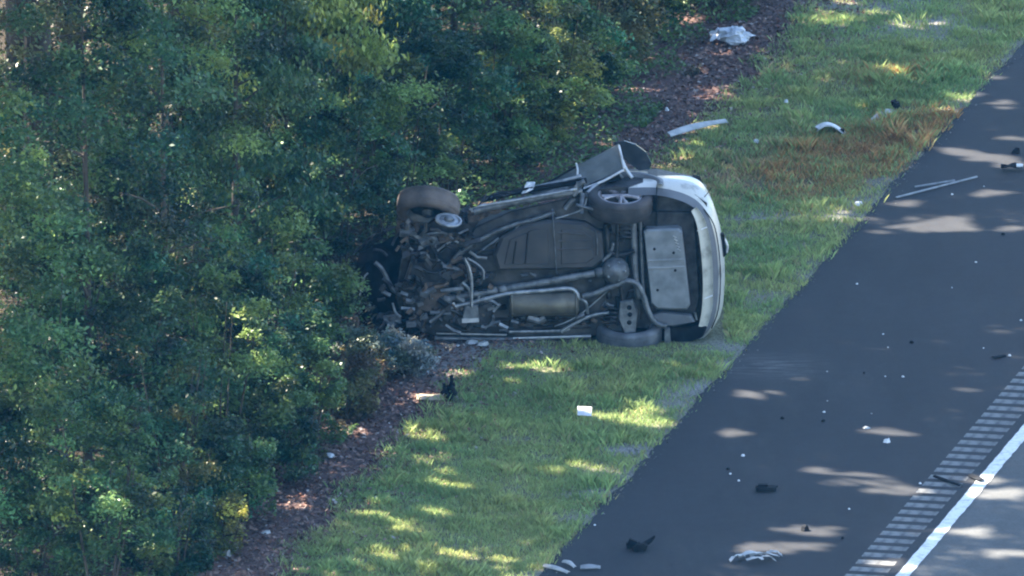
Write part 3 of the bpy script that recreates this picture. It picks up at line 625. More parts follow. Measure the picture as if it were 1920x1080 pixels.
part(MB().grid(smooth_rows([L1b, L1c]), True), 'bumper_cladding', 'cladding')
L2 = lvl([(1206, 342), (1250, 341), (1292, 352), (1322, 376), (1340, 412), (1351, 460), (1354, 520), (1350, 580), (1336, 616), (1304, 642), (1245, 646)], .20)
L3 = lvl([(1206, 336), (1252, 334), (1296, 341), (1327, 364), (1345, 405), (1356, 458), (1359, 520), (1354, 578), (1338, 612), (1306, 640), (1245, 645)], .36)
L4 = lvl([(1206, 331), (1254, 329), (1300, 333), (1326, 356), (1343, 400), (1353, 452), (1355, 512), (1350, 570), (1334, 606), (1304, 634), (1245, 640)], .60)
part(MB().grid(smooth_rows([L1c, L2, L3]), True), 'rear_bumper', 'body_silver')
part(MB().grid(smooth_rows([L3, L4]), True), 'rear_panel', 'body_silver')
L5 = lvl([(1206, 345), (1254, 345), (1290, 350), (1310, 370), (1322, 405), (1328, 450), (1330, 505), (1326, 560), (1314, 596), (1290, 622), (1245, 630)], 1.15)
part(MB().grid(smooth_rows([[p+Vector((-.004, .004, 0)) for p in L4], L5]), True), 'tailgate', 'body_silver')
plate('tail_light', [(1298, 331), (1312, 334), (1318, 346), (1304, 342)], .66, .1, 'black_plastic', .006)
plate('number_plate_recess', [(1352, 438), (1358, 440), (1362, 478), (1357, 482)], .28, .06, 'black_plastic', .004)
pipe('tailgate_handle', [(1358, 446, .3), (1364, 462, .3), (1362, 474, .3)], .014, 'bright_metal', 0, 6)
pipe('bumper_line', [(1320, 392, .11), (1338, 420, .13), (1347, 462, .135), (1351, 520, .135), (1347, 580, .135), (1334, 616, .13)], .006, 'black_plastic', 0, 6)
pipe('panel_gap', [(1316, 375, .2), (1326, 363, .30), (1334, 352, .42)], .004, 'black_plastic', 0, 6)
# upper (left-hand) rear quarter with its wheel arch
WX = X_(1160); WD = .13; RA = .40
def arch(px, base): 
    dx = X_(px)-WX; return max(base, WD+math.sqrt(max(RA*RA-dx*dx, 0)) if abs(dx) < RA else base)
def skin(name, x0, x1, base, zf, dtop, m, rowsn=5, n=48, parent=None, zdrop=0.0):
    rows = []
    for r_ in range(rowsn+1):
        row = []
        for i in range(n+1):
            px = x0+(x1-x0)*i/n; lo = arch(px, base(px) if callable(base) else base); d = lo+(dtop-lo)*r_/rowsn
            row.append(Vector((X_(px), YC+d, zf(px)-.10*((d-.45)/.6)**2-zdrop)))
        rows.append(row)
    return part(MB().grid(rows, True, (0, 0, -.015)), name, m, parent)
zq = lambda px: 1.69-.05*max(0, (1120-px)/60)-.02*max(0, (px-1200)/40)
qp = skin('quarter_panel', 1082, 1213, lambda px: .02 if px < 1120 else .22, zq, .98, 'body_silver')
al = MB(); an = [math.radians(a) for a in range(-14, 195, 6)]
al.grid([[Vector((WX+math.cos(a)*r_, YC+WD+math.sin(a)*r_, zq(1160)+zz)) for a in an] for (r_, zz) in [(RA+.065, -.012), (RA+.06, .012), (RA+.004, .012), (RA-.006, -.03)]], True)
part(al, 'arch_trim', 'cladding', qp)
wl_ = MB(); wl_.grid([[Vector((WX+math.cos(a)*(RA-.004), YC+WD+math.sin(a)*(RA-.004), z_)) for a in an] for z_ in (zq(1160)-.03, 1.2)], True); part(wl_, 'wheel_well', 'black_plastic')
part(MB().box((WX, YC+WD+.12, 1.2), (.8, .5, .02)), 'well_wall', 'black_plastic')
# lower (ground side) quarter, in shade
lq = MB(); rows = []
for r_ in range(4):
    row = []
    for i in range(31):
        px = 1090+(1245-1090)*i/30; lo = max(.0, .13+math.sqrt(max(.16-(X_(px)-X_(1178))**2, 0))) if abs(X_(px)-X_(1178)) < .4 else .0
        row.append(Vector((X_(px), YC+lo+(.98-lo)*r_/3, .03+.02*r_)))
    rows.append(row)
part(lq.grid(rows, True), 'lower_quarter_panel', 'body_silver')

# wheels
def wheel(c, axis, r_, w_, rubber, spokes=True, parts=('tyre', 'rim')):
    root = empty('wheel', Vector(c)-CARO); root.parent = car
    def bld(b_, nm, m_): return b_.build(nm, m_, root, Vector(c))
    ri = r_*.66
    prof = [(-w_*.42, ri), (-w_*.5, ri+.03), (-w_*.5, r_*.88), (-w_*.44, r_*.96), (-w_*.3, r_*.99), (-w_*.1, r_), (w_*.1, r_), (w_*.3, r_*.99), (w_*.44, r_*.96), (w_*.5, r_*.88), (w_*.5, ri+.03), (w_*.42, ri), (w_*.3, ri-.012), (-w_*.3, ri-.012)]
    t_ = MB().lathe(c, axis, prof, 40, True, True)
    for h_ in (-.27, 0, .27): t_.lathe(c, axis, [(w_*h_-.012, r_*1.004), (w_*h_-.008, r_*.975), (w_*h_+.008, r_*.975), (w_*h_+.012, r_*1.004)], 40)
    bld(t_, 'tyre', rubber)
    bld(MB().lathe(c, axis, [(w_*.44, ri+.004), (w_*.46, ri-.008), (w_*.40, ri-.02), (w_*.1, ri-.03), (-w_*.35, ri-.02), (-w_*.44, ri+.002)], 36), 'rim', 'alloy' if spokes else 'mid_metal')
    if not spokes: bld(MB().lathe(c, axis, [(-w_*.25, .0), (-w_*.25, .09), (-w_*.1, .12), (-w_*.12, ri-.01)], 26), 'wheel_disc', 'dark_metal')
    ax = Vector(axis).normalized(); a = ax.orthogonal().normalized(); c2 = ax.cross(a)
    if spokes:
        for k in range(5):
            b_ = MB()
            for s_ in (-.16, .16):
                w0 = 2*math.pi*k/5+.3; d0 = a*math.cos(w0+s_*.4)+c2*math.sin(w0+s_*.4); d1 = a*math.cos(w0+s_)+c2*math.sin(w0+s_)
                b_.tube([Vector(c)+ax*w_*.40+d0*.03, Vector(c)+ax*w_*.43+(d0+d1)*.5*ri*.6, Vector(c)+ax*w_*.42+d1*(ri-.015)], [.022, .02, .024], 6, sub=2)
            bld(b_, 'spoke', 'alloy')
        bld(MB().lathe(c, axis, [(w_*.3, .06), (w_*.42, .055), (w_*.45, .03), (w_*.45, 0)], 16), 'hub_cap', 'alloy')
    bld(MB().lathe(c, axis, [(-w_*.1, .0), (-w_*.1, ri*.8), (w_*.02, ri*.8), (w_*.02, 0)], 26), 'brake_disc', 'dark_metal')
    bld(MB().lathe(c, axis, [(-w_*.45, .0), (-w_*.45, .05), (-w_*.1, .07)], 14), 'hub', 'mid_metal')
    return root
wheel((WX, YC+WD-.01, 1.47), (.05, -.20, 1), .35, .22, 'rubber')
wheel((X_(1178), YC+WD-.05, .07), (.0, .14, -1), .352, .20, 'grey_rubber')
wheel(P(803, 388, .05), (.10, .60, .79), .335, .23, 'dusty_rubber', False)
TD = P(841, 413, -.30); TA = (.15, -.25, .95)
td = part(MB().lathe(TD, TA, [(-.012, .05), (-.012, .142), (.012, .142), (.012, .118), (.004, .112), (.004, .09), (.012, .084), (.012, .05)], 30, True, True), 'torn_brake_disc', 'pale_metal')
part(MB().lathe(TD, TA, [(.013, .120), (.016, .122), (.016, .138), (.013, .141)], 30), 'disc_edge', 'pale_metal', td)
part(MB().lathe(TD, TA, [(-.05, .0), (-.05, .05), (.03, .05), (.045, .035), (.045, 0)], 20), 'torn_hub', 'mid_metal', td)
plate('bumper_liner', [(1222, 592), (1240, 586), (1296, 592), (1303, 604), (1262, 613), (1236, 611)], -.08, .1, 'cladding', .02)
pipe('liner_bracket', [(1303, 586), (1306, 600)], .012, 'pale_metal', -.06, 6)
plate('lower_cladding', [(1236, 612), (1290, 614), (1312, 606), (1326, 614), (1318, 632), (1292, 643), (1240, 646)], .0, .1, 'black_plastic', .02)

# sills and rails
pipe('sill', [(815, 634), (960, 636), (1108, 631)], .035, 'mid_metal', -.01, 8, flat=.8)
pipe('sill_flange', [(818, 625), (950, 628)], .012, 'pale_metal', -.05, 6); pipe('sill_flange', [(962, 634), (1108, 630)], .011, 'bright_metal', -.055, 6)
pipe('sill_flange', [(955, 622), (1050, 620), (1068, 616)], .016, 'pale_metal', -.05, 6); pipe('sill_flange', [(838, 643), (925, 645)], .009, 'mid_metal', -.06, 6)
pipe('upper_sill', [(888, 396), (960, 380), (1040, 366), (1092, 358)], .058, 'mid_metal', .02, 8, flat=.7)
pipe('sill_flange', [(900, 386), (985, 372), (1082, 354)], .014, 'pale_metal', -.05, 6)
pipe('upper_rail', [(905, 374), (985, 357), (1060, 345), (1100, 338)], .03, 'black_plastic', .15, 8); pipe('upper_rail', [(1000, 352), (1060, 338), (1090, 330)], .02, 'pale_metal', .2, 8)
pipe('frame_rail', [(832, 506), (870, 470), (918, 440), (962, 422), (1000, 412), (1040, 398)], .034, 'mid_metal', -.05, 8, flat=.7)
pipe('frame_rail', [(850, 512), (890, 478), (940, 448), (978, 430)], .018, 'dark_metal', -.05, 8)
pipe('frame_rail', [(955, 444), (968, 428), (976, 420)], .010, 'mid_metal', -.06, 6); pipe('frame_rail', [(905, 468), (935, 446)], .012, 'mid_metal', -.06, 6)
pipe('brace_bar', [(1060, 392), (1075, 372), (1082, 350), (1096, 340)], .03, 'mid_metal', -.02, 8); pipe('brace_bar', [(1090, 400), (1092, 362)], .025, 'mid_metal', -.04, 8)
pipe('brace_bar', [(1100, 362, .1), (1124, 342, .3), (1158, 326, .45)], .018, 'pale_metal', 0, 8)

# torn front: gearbox, engine, subframe, brackets, hoses
plate('front_bulkhead', [(762, 620), (742, 560), (752, 490), (770, 440), (830, 402), (900, 412), (862, 480), (820, 560), (812, 624)], .10, .05, 'dark_metal')
plate('engine_block', [(752, 545), (770, 492), (815, 478), (850, 510), (846, 575), (800, 606), (760, 592)], -.02, .35, 'dark_metal', .04)
plate('gearbox', [(838, 578), (868, 540), (905, 545), (930, 580), (920, 612), (868, 620), (842, 606)], -.08, .2, 'dark_metal', .04)
plate('oil_pan', [(775, 560), (800, 530), (838, 534), (848, 566), (812, 590), (782, 584)], -.08, .1, 'rust_metal', .03)
br = pipe('bracket_arm', [(870, 484), (878, 500), (884, 528), (884, 556), (884, 576)], .030, 'pale_metal', -.16, 8, flat=.6)
plate('bracket_foot', [(872, 574), (896, 572), (899, 602), (866, 604)], -.17, .04, 'mid_metal', .008, br); plate('bracket_lip', [(866, 598), (897, 597), (898, 604), (866, 606)], -.185, .03, 'bright_metal', .003, br)
pipe('bracket_arm', [(876, 484), (893, 494), (905, 506), (907, 524)], .02, 'pale_metal', -.13, 8, flat=.6); pipe('bracket_arm', [(866, 530), (878, 540), (884, 556)], .018, 'pale_metal', -.15, 8)
for L, r_, m_ in [([(905, 560), (925, 566), (935, 574)], .018, 'pale_metal'), ([(925, 585), (938, 570)], .014, 'bright_metal'), ([(898, 556), (896, 568)], .016, 'bright_metal'), ([(806, 586), (846, 588)], .02, 'pale_metal'), ([(848, 568), (856, 584)], .02, 'bright_metal'),
                  ([(788, 546), (804, 552)], .022, 'pale_metal'), ([(835, 610), (850, 620), (864, 625)], .018, 'pale_metal'), ([(936, 608), (952, 616)], .02, 'bright_metal'), ([(902, 612), (912, 616)], .02, 'pale_metal'), ([(752, 578), (778, 580)], .016, 'bright_metal'),
                  ([(958, 602), (972, 606)], .016, 'pale_metal'), ([(990, 596), (1010, 602), (1022, 596)], .03, 'mid_metal'), ([(1080, 596), (1096, 590)], .02, 'pale_metal'), ([(945, 552), (968, 550)], .02, 'pale_metal'), ([(855, 556), (870, 566)], .025, 'mid_metal'), ([(826, 546), (870, 541)], .022, 'mid_metal')]:
    strap('torn_bracket', L, r_, {'bright_metal': 'pale_metal', 'pale_metal': 'mid_metal'}.get(m_, m_), -.12)
for L, r_, m_, d in [([(703, 492), (716, 504), (730, 530), (738, 544), (752, 552)], .024, 'mid_metal', -.02), ([(762, 448), (768, 464), (784, 474), (798, 474)], .018, 'mid_metal', -.05), ([(798, 474), (806, 484), (822, 488), (834, 498)], .018, 'mid_metal', -.05),
                     ([(690, 512), (682, 522), (676, 548), (672, 560)], .010, 'pale_metal', -.02), ([(736, 568), (742, 586), (752, 594)], .012, 'pale_metal', -.08), ([(735, 460), (746, 440), (760, 430)], .014, 'dark_metal', .0), ([(800, 440), (830, 436), (852, 450)], .014, 'mid_metal', -.1),
                     ([(820, 470), (846, 452), (860, 455)], .012, 'pale_metal', -.1), ([(786, 500), (812, 512), (836, 506)], .016, 'dark_metal', -.1), ([(726, 480), (715, 470), (700, 468)], .014, 'dark_metal', .0), ([(806, 604), (830, 585), (842, 570)], .02, 'mid_metal', -.12), ([(860, 438), (878, 430)], .012, 'mid_metal', -.1),
                     ([(806, 612), (818, 596), (824, 588)], .024, 'dark_metal', -.1), ([(772, 520), (790, 540), (794, 560)], .02, 'dark_metal', -.08)]:
    pipe('hose', L, r_, m_, d, 7)
rr = random.Random(77)
for k in range(70):
    px = rr.uniform(755, 905); py = rr.uniform(430, 612)
    if py < 470 and px > 880: continue
    L = [(px, py)]; a = rr.uniform(0, 6.28)
    for j in range(rr.choice((1, 2, 2))): a += rr.uniform(-.8, .8); L.append((L[-1][0]+math.cos(a)*rr.uniform(8, 22), L[-1][1]+math.sin(a)*rr.uniform(6, 16)))
    mm = rr.choice(('dark_metal', 'rust_metal', 'rust_metal', 'mid_metal', 'floor_metal', 'floor_metal'))
    if k % 3: strap('engine_fitting', L, rr.uniform(.012, .045), mm, rr.uniform(-.13, -.03), None, rr.uniform(.02, .08))
    else: part(MB().tube(pts(L, rr.uniform(-.14, -.03)), rr.uniform(.008, .022), 6, sub=1), 'engine_fitting', mm)
for k in range(30):
    px = rr.uniform(765, 935); py = rr.uniform(500, 612); s_ = rr.uniform(.03, .07)
    part(MB().box(P(px, py, rr.uniform(-.13, -.04)), (s_*rr.uniform(.8, 1.8), s_, s_*rr.uniform(.6, 1.2)), Matrix.Rotation(rr.uniform(-.6, .6), 3, 'Y').to_euler()), 'engine_fitting', rr.choice(('dark_metal', 'mid_metal', 'rust_metal', 'mid_metal')))
def crumple(name, L, d, m, amp, th=.012, n=7, parent=None, seed=1):        # four corners, dented sheet
    r2 = random.Random(seed); A_, B_, C_, D_ = [P(p[0], p[1], p[2] if len(p) > 2 else d) for p in L]; rows = []
    for i in range(n+1):
        t = i/n; a, c_ = A_.lerp(D_, t), B_.lerp(C_, t); rows.append([a.lerp(c_, j/n)+Vector((r2.uniform(-.3, .3), r2.uniform(-1, 1), r2.uniform(-.5, .5)))*amp for j in range(n+1)])
    return part(MB().grid(rows, False, (0, th, 0)), name, m, parent)
for k in range(26):
    px = rr.uniform(930, 1120); py = rr.choice((rr.uniform(594, 622), rr.uniform(594, 622), rr.uniform(512, 535)))
    L = [(px, py), (px+rr.uniform(-16, 16), py+rr.uniform(-6, 6))]; L.append((L[1][0]+rr.uniform(-14, 14), L[1][1]+rr.uniform(-5, 5)))
    strap('floor_fitting', L, rr.uniform(.007, .024), rr.choice(('dark_metal', 'mid_metal', 'floor_metal', 'mid_metal', 'rust_metal')), rr.uniform(-.06, .0))
for k in range(22):
    px = rr.uniform(1128, 1204); py = rr.choice((rr.uniform(396, 490), rr.uniform(530, 610)))
    L = [(px, py), (px+rr.uniform(-12, 12), py+rr.uniform(-14, 14))]; L.append((L[1][0]+rr.uniform(-8, 8), L[1][1]+rr.uniform(-14, 14)))
    strap('axle_fitting', L, rr.uniform(.008, .026), rr.choice(('dark_metal', 'black_plastic', 'mid_metal', 'rust_metal')), rr.uniform(-.04, .04))
crumple('engine_bay_shade', [(672, 470, .5), (775, 430, .45), (770, 622, .4), (655, 640, .5)], 0, 'black_plastic', .05, seed=2)  # near-black sheet painted in place of the shaded engine bay cavity
for k in range(44):
    px = rr.gauss(800, 45); py = rr.uniform(425, 618); a = rr.uniform(0, 6.28); ln = rr.uniform(10, 26)
    if not 690 < px < 900: continue
    strap('torn_strip', [(px, py), (px+math.cos(a)*ln*.5+rr.uniform(-4, 4), py+math.sin(a)*ln*.4+rr.uniform(-4, 4)), (px+math.cos(a)*ln, py+math.sin(a)*ln*.8)], rr.uniform(.008, .03), rr.choice(('mid_metal', 'rust_metal', 'dark_metal', 'dark_metal', 'floor_metal', 'floor_metal', 'black_plastic')), rr.uniform(-.2, -.05), None, rr.uniform(.01, .05))
for k, (px, py) in enumerate([(770, 470), (800, 452), (842, 446), (868, 448), (790, 600), (815, 560), (736, 600), (858, 590), (905, 600), (760, 540)]):
    w_, h_ = rr.uniform(14, 26), rr.uniform(9, 18); crumple('torn_panel', [(px-w_, py-h_*rr.uniform(.5, 1)), (px+w_*rr.uniform(.5, 1), py-h_), (px+w_, py+h_*rr.uniform(.4, 1)), (px-w_*rr.uniform(.4, 1), py+h_)], rr.uniform(-.12, -.02), rr.choice(('dark_metal', 'rust_metal', 'floor_metal', 'mid_metal')), .03, .012, 5, seed=100+k)
crumple('torn_wing', [(655, 480, .35), (700, 440, .25), (740, 425, .2), (690, 470, .4)], 0, 'dark_metal', .03, seed=3)
crumple('torn_wing', [(700, 640, -.05), (765, 592, -.05), (800, 616, -.02), (770, 640, .0)], 0, 'black_plastic', .03, seed=4)
crumple('torn_wing', [(745, 400, .15), (790, 425, .0), (770, 450, .0), (742, 440, .2)], 0, 'rust_metal', .03, seed=5)
crumple('torn_wing', [(876, 396, .1), (916, 382, .08), (940, 396, .0), (880, 420, .0)], 0, 'rust_metal', .025, seed=6)
crumple('wing_edge', [(880, 392, .0), (910, 380, .0), (912, 384, .0), (884, 398, .0)], 0, 'bright_metal', .012, .008, 4, seed=8)
crumple('torn_wing', [(850, 400, .1), (880, 385, .2), (890, 410, .05), (862, 425, .05)], 0, 'dark_metal', .03, seed=9)
crumple('splash_guard', [(706, 590, .1), (760, 580, .1), (760, 610, .05), (700, 620, .1)], 0, 'dark_metal', .03, seed=10)

# the raised, bent rear door with its dark window
dr = crumple('door', [(1082, 312, .42), (1160, 271, .55), (1170, 316, .36), (1092, 352, .25)], 0, 'door_grey', .006, .05, 6, seed=12)
crumple('door_skin', [(990, 362, .32), (1080, 313, .42), (1090, 350, .27), (1010, 368, .25)], 0, 'door_grey', .012, .03, 6, dr, seed=13)
pipe('door_edge', [(1092, 354, .24), (1130, 340, .28), (1170, 318, .35)], .014, 'bright_metal', 0, 6, dr); pipe('door_edge', [(1160, 272, .53), (1165, 292, .45), (1170, 317, .35)], .013, 'bright_metal', 0, 6, dr)
pipe('door_hinge', [(1080, 306, .40), (1083, 318, .36), (1082, 328, .33)], .012, 'bright_metal', 0, 6, dr); pipe('door_edge', [(992, 361, .30), (1040, 335, .36), (1080, 312, .41)], .012, 'black_plastic', 0, 6, dr)
gl = plate('door_window', [(1150, 267), (1170, 264), (1192, 271), (1212, 286), (1222, 306), (1218, 318), (1198, 320), (1178, 306), (1162, 284)], .78, .025, 'dark_glass', .006, dr)
pipe('door_strut', [(1166, 300, .5), (1174, 318, .48), (1186, 334, .45)], .022, 'bright_metal', 0, 6, dr); pipe('door_strut', [(1160, 326, .45), (1168, 334, .45)], .02, 'pale_metal', 0, 6, dr)
crumple('door_trim', [(1096, 356, .25), (1160, 324, .36), (1164, 334, .4), (1110, 364, .3)], 0, 'black_plastic', .01, .01, 5, dr, seed=15)
crumple('door_trim', [(1000, 368, .26), (1060, 346, .3), (1068, 352, .26), (1020, 374, .2)], 0, 'pale_metal', .01, .01, 5, dr, seed=16)
crumple('mirror_cap', [(977, 364, .1), (988, 344, .18), (1004, 343, .18), (1000, 356, .1)], 0, 'bright_metal', .01, .06, 4, seed=20)
for L in ([(905, 378, .1), (925, 366, .15), (950, 368, .1)], [(920, 372, .1), (935, 360, .2), (960, 362, .1)], [(950, 366, .1), (975, 358, .15)], [(892, 392, .0), (905, 376, .1), (912, 364, .15)]): pipe('torn_wire', L, .010, 'dark_metal', 0, 5)
# ------------------------------------------------------------------ wreckage strewn about
def on(px, py): 
    g = G(px, py); _, q_ = UQ(g.x, g.y); g.z = RZ+.004 if q_ > 0 else float(ground_z(np.array([g.x]), np.array([g.y]))[0]); 
    return G(px, py, g.z)
def thing(b, name, m, at, label, cat, group=None):
    o = b.build(name, m, None, at); o.location = at; return tag(o, label, cat, group)
def shard(px, py, size, m, name, label, cat, group=None, flat=.35, seed=0, lift=0.0, stretch=1.0, yaw=None):
    r2 = random.Random(int(px*7+py)+seed); at = on(px, py); at.z += lift; b = MB(); s_ = size/2; n = r2.choice((5, 6, 7)); a0 = r2.uniform(0, 6.28) if yaw is None else 0
    def rot(x, y):
        w = a0 if yaw is None else yaw; return Vector((x*math.cos(w)-y*math.sin(w), x*math.sin(w)+y*math.cos(w), 0))
    lo = [at+rot(math.cos(6.28*k/n)*s_*stretch*r2.uniform(.7, 1.15), math.sin(6.28*k/n)*s_*r2.uniform(.7, 1.15)) for k in range(n)]
    hi = [p.lerp(at, r2.uniform(.15, .45))+Vector((0, 0, size*flat*r2.uniform(.6, 1.2))) for p in lo]; top = at+Vector((0, 0, size*flat*r2.uniform(.9, 1.3)))
    vs = lo+hi+[top]; fs = [tuple(reversed(range(n)))]+[(k, (k+1) % n, n+(k+1) % n, n+k) for k in range(n)]+[(n+k, n+(k+1) % n, 2*n) for k in range(n)]
    return thing(b.add(vs, fs), name, m, at, label, cat, group)
def crum(b, at, ux, uy, w, h, amp, lift, n=9, m=6, seed=1, th=.006):
    r2 = random.Random(seed); ux = Vector(ux).normalized(); uy = Vector(uy).normalized(); rows = []
    for i in range(m+1):
        rows.append([at+ux*w*(j/n-.5)+uy*h*(i/m-.5)+Vector((r2.uniform(-.3, .3)*amp, r2.uniform(-.3, .3)*amp, lift(j/n, i/m)+r2.uniform(0, 1)*amp)) for j in range(n+1)])
    b.grid(rows, False, (0, 0, -th)); return b

# white bag
at = on(1375, 82); r2 = random.Random(3); b = MB(); rows = []
for i in range(13):
    th = math.pi*i/12; row = []
    for j in range(21):
        ph = 2*math.pi*j/20; x = math.sin(th)*math.cos(ph); y = math.sin(th)*math.sin(ph); z = math.cos(th)
        f = 1+.75*(float(fbm(np.array([x*2.6+5]), np.array([y*2.6+z*3]), 5)[0])-.5)+.35*(float(noise2(np.array([x*7.]), np.array([z*7.+y*5]), 8)[0])-.5)
        row.append(at+Vector((x*.185*f+.02, y*.22*f, max(.0, .095+z*.105*f))))
    row[-1] = row[0].copy(); rows.append(row)
b.grid(rows, False)
bag = thing(b, 'plastic_bag', 'bag_white', at, 'crumpled white bag lying on the leaf litter beside the bushes', 'bag')
b = MB(); c0 = on(1352, 80)
crum(b, c0+Vector((0, 0, .05)), (1, .1, 0), (0, 1, 0), .24, .22, .05, lambda s, t: .05*s-.02+.05*abs(math.sin(t*5)), 8, 6, 4); b.build('bag_flap', 'bag_white', bag, at)
b = MB(); b.tube([c0+Vector((-.12, 0, .03)), c0+Vector((-.05, 0, .13)), c0+Vector((-.03, .02, .17))], [.012, .02, .006], 6); b.build('bag_corner', 'bag_white', bag, at)

# pale trim board
def board(name, p0, p1, w, th, m, label, cat, bow=.03, lift=.03, tilt=.3, taper=.6, group=None):
    A_, B_ = on(*p0), on(*p1); dv = (B_-A_); L = dv.length; dv.normalize(); sd = Vector((-dv.y, dv.x, 0)).normalized()*math.cos(tilt)+Vector((0, 0, math.sin(tilt))); b = MB(); rows = []
    for i in range(13):
        t = i/12; ww = w*(taper+(1-taper)*math.sin(math.pi*min(1, t*1.1+.1))); c_ = A_.lerp(B_, t)+Vector((0, 0, lift+bow*math.sin(math.pi*t)))
        rows.append([c_+sd*ww*k for k in (-.5, -.2, .2, .5)]); rows[-1][1] += Vector((0, 0, .008)); rows[-1][2] += Vector((0, 0, .008))
    b.grid(rows, False, (0, 0, -th)); at_ = A_.lerp(B_, .5); return thing(b, name, m, at_, label, cat, group)
board('trim_strip', (1254, 263), (1361, 237), .085, .012, 'trim_pale', 'long pale trim strip lying where leaf litter meets grass', 'trim', .02, .07, .5)
board('trim_moulding', (1680, 372), (1832, 333), .022, .008, 'trim_grey', 'long thin pale moulding lying on the asphalt by the dry grass', 'trim', .0, .012, .1, 1)
board('trim_moulding', (1715, 352), (1790, 340), .018, .008, 'trim_grey', 'short thin grey moulding beside the long one on the asphalt', 'trim', .0, .012, .1, 1)
pl = board('grey_fragment', (1638, 244), (1672, 216), .16, .015, 'trim_grey', 'grey car panel fragment with a black end in the dry grass', 'car part', .02, .06, .15, .8)
b = MB(); a_ = on(1680, 213)
for k in range(5): b.box(a_+Vector((rnd.uniform(-.03, .03), rnd.uniform(-.04, .04), .09+rnd.uniform(0, .03))), (.06, .08, .05), Matrix.Rotation(rnd.uniform(-.7, .7), 3, 'Y').to_euler())
b.build('black_end', 'black_plastic', pl, pl.location)
for (px, py) in [(1661, 234), (1668, 226)]: MB().lathe(on(px, py)+Vector((0, 0, .09)), (0, 0, 1), [(0, .022), (.015, .015), (.02, 0)], 8).build('clip', 'white_plastic', pl, pl.location)
# curved white fragment
at = on(1557, 252); b = MB(); rows = []
for i in range(9):
    t = i/8; rows.append([at+Vector((-.15+.30*t+.02*math.sin(5*s), -.10+.22*s, .03+.10*math.sin(math.pi*min(1, t*.9+.12))*(1-.35*(s-.3)**2))) for s in np.linspace(0, 1, 6)])
b.grid(rows, True, (0, 0, -.012)); wf = thing(b, 'white_panel_fragment', 'white_plastic', at, 'curved white panel fragment standing up in the dry grass', 'car part')
b = MB(); b.box(at+Vector((.12, -.06, .05)), (.06, .05, .05)); b.build('black_mount', 'black_plastic', wf, at)
# paper
at = on(1096, 784); b = MB(); b.prism([at+Vector(v) for v in ((-.075, -.10, .055), (.072, -.12, .05), (.075, .12, .085), (-.072, .13, .09))], (0, 0, .006)); thing(b, 'white_card', 'white_plastic', at, 'small square white card lying on the green grass', 'card')
# black chunk at the litter edge
at = on(842, 748); b = MB(); r2 = random.Random(9)
for k in range(9): b.box(at+Vector((r2.uniform(-.06, .06), r2.uniform(-.12, .12), .02+r2.uniform(0, .16))), (r2.uniform(.03, .09), r2.uniform(.04, .12), r2.uniform(.04, .1)), Matrix.Rotation(r2.uniform(-.9, .9), 3, 'Y').to_euler())
b.tube([at+Vector((.0, 0, .1)), at+Vector((.03, 0, .2)), at+Vector((.02, .02, .25))], .02, 6); thing(b, 'black_fragment', 'black_plastic', at, 'black broken plastic car part standing at the litter edge below the wreck', 'car part')
at = on(808, 750); b = MB(); crum(b, at+Vector((0, 0, .02)), (1, .1, 0), (0, 1, 0), .30, .24, .012, lambda s, t: .01, 6, 4, 5); thing(b, 'tan_sheet', 'tan_card', at, 'flat tan sheet on the litter left of the black fragment', 'sheet')
# road pieces
at = on(1436, 920); b = MB(); b.box(at+Vector((0, 0, .025)), (.20, .12, .04), Matrix.Rotation(.1, 3, 'Z').to_euler()); b.box(at+Vector((-.03, .02, .05)), (.10, .07, .03)); b.tube([at+Vector((.05, 0, .03)), at+Vector((.12, .03, .04))], .012, 6); thing(b, 'black_block', 'black_plastic', at, 'black oblong plastic piece in the middle of the shoulder', 'car part')
at = on(1200, 1030); b = MB(); r2 = random.Random(21)
for k in range(6): b.box(at+Vector((r2.uniform(-.11, .08), r2.uniform(-.1, .1), .03+r2.uniform(0, .05))), (r2.uniform(.05, .12), r2.uniform(.05, .1), r2.uniform(.03, .07)), Matrix.Rotation(r2.uniform(-.6, .6), 3, 'Y').to_euler())
b.tube([at+Vector((.02, 0, .04)), at+Vector((.10, .04, .08)), at+Vector((.15, .08, .12))], [.03, .025, .008], 6); thing(b, 'black_wreckage', 'black_plastic', at, 'jagged black wreckage with a raised prong low on the shoulder', 'car part')
shard(1510, 994, .10, 'black_plastic', 'black_lump', 'small black lump beside the sun patches low on the shoulder', 'car part', None, .5)
shard(1905, 286, .13, 'black_plastic', 'black_lump', 'black lump in the bright sun band at the right edge', 'car part', None, .35)
at = on(1898, 319); b = MB(); crum(b, at+Vector((0, 0, .02)), (1, 0, 0), (0, 1, 0), .24, .16, .03, lambda s, t: .02, 6, 4, 8); pc = thing(b, 'black_slab', 'black_plastic', at, 'flat black panel with a white end at the right edge of the frame', 'car part')
b = MB(); b.box(at+Vector((.08, -.03, .06)), (.07, .08, .02)); b.build('white_end', 'white_plastic', pc, at)
at = on(1415, 1050); b = MB()
for k, (dx, dy, w, a_) in enumerate([(-.18, -.05, .22, .5), (-.05, .08, .26, .25), (.1, .05, .3, -.15), (.14, -.08, .22, -.5), (0, -.12, .18, .1), (.2, .12, .16, -.2)]):
    crum(b, at+Vector((dx, dy, .025)), (math.cos(a_), math.sin(a_)*2, 0), (-.2, 1, 0), w, .07, .02, lambda s, t: .03*math.sin(3*s), 6, 2, 30+k)
thing(b, 'torn_foil', 'trim_pale', at, 'tangle of torn white strips among sun patches low on the shoulder', 'car part')
board('trim_piece', (1018, 1064), (1066, 1078), .06, .01, 'trim_pale', 'pale trim piece where grass meets asphalt at the bottom edge', 'trim', .01, .03, .3)
board('trim_piece', (1056, 1057), (1078, 1068), .05, .01, 'trim_pale', 'short forked pale trim piece at the bottom edge of the shoulder', 'trim', .02, .03, .3)
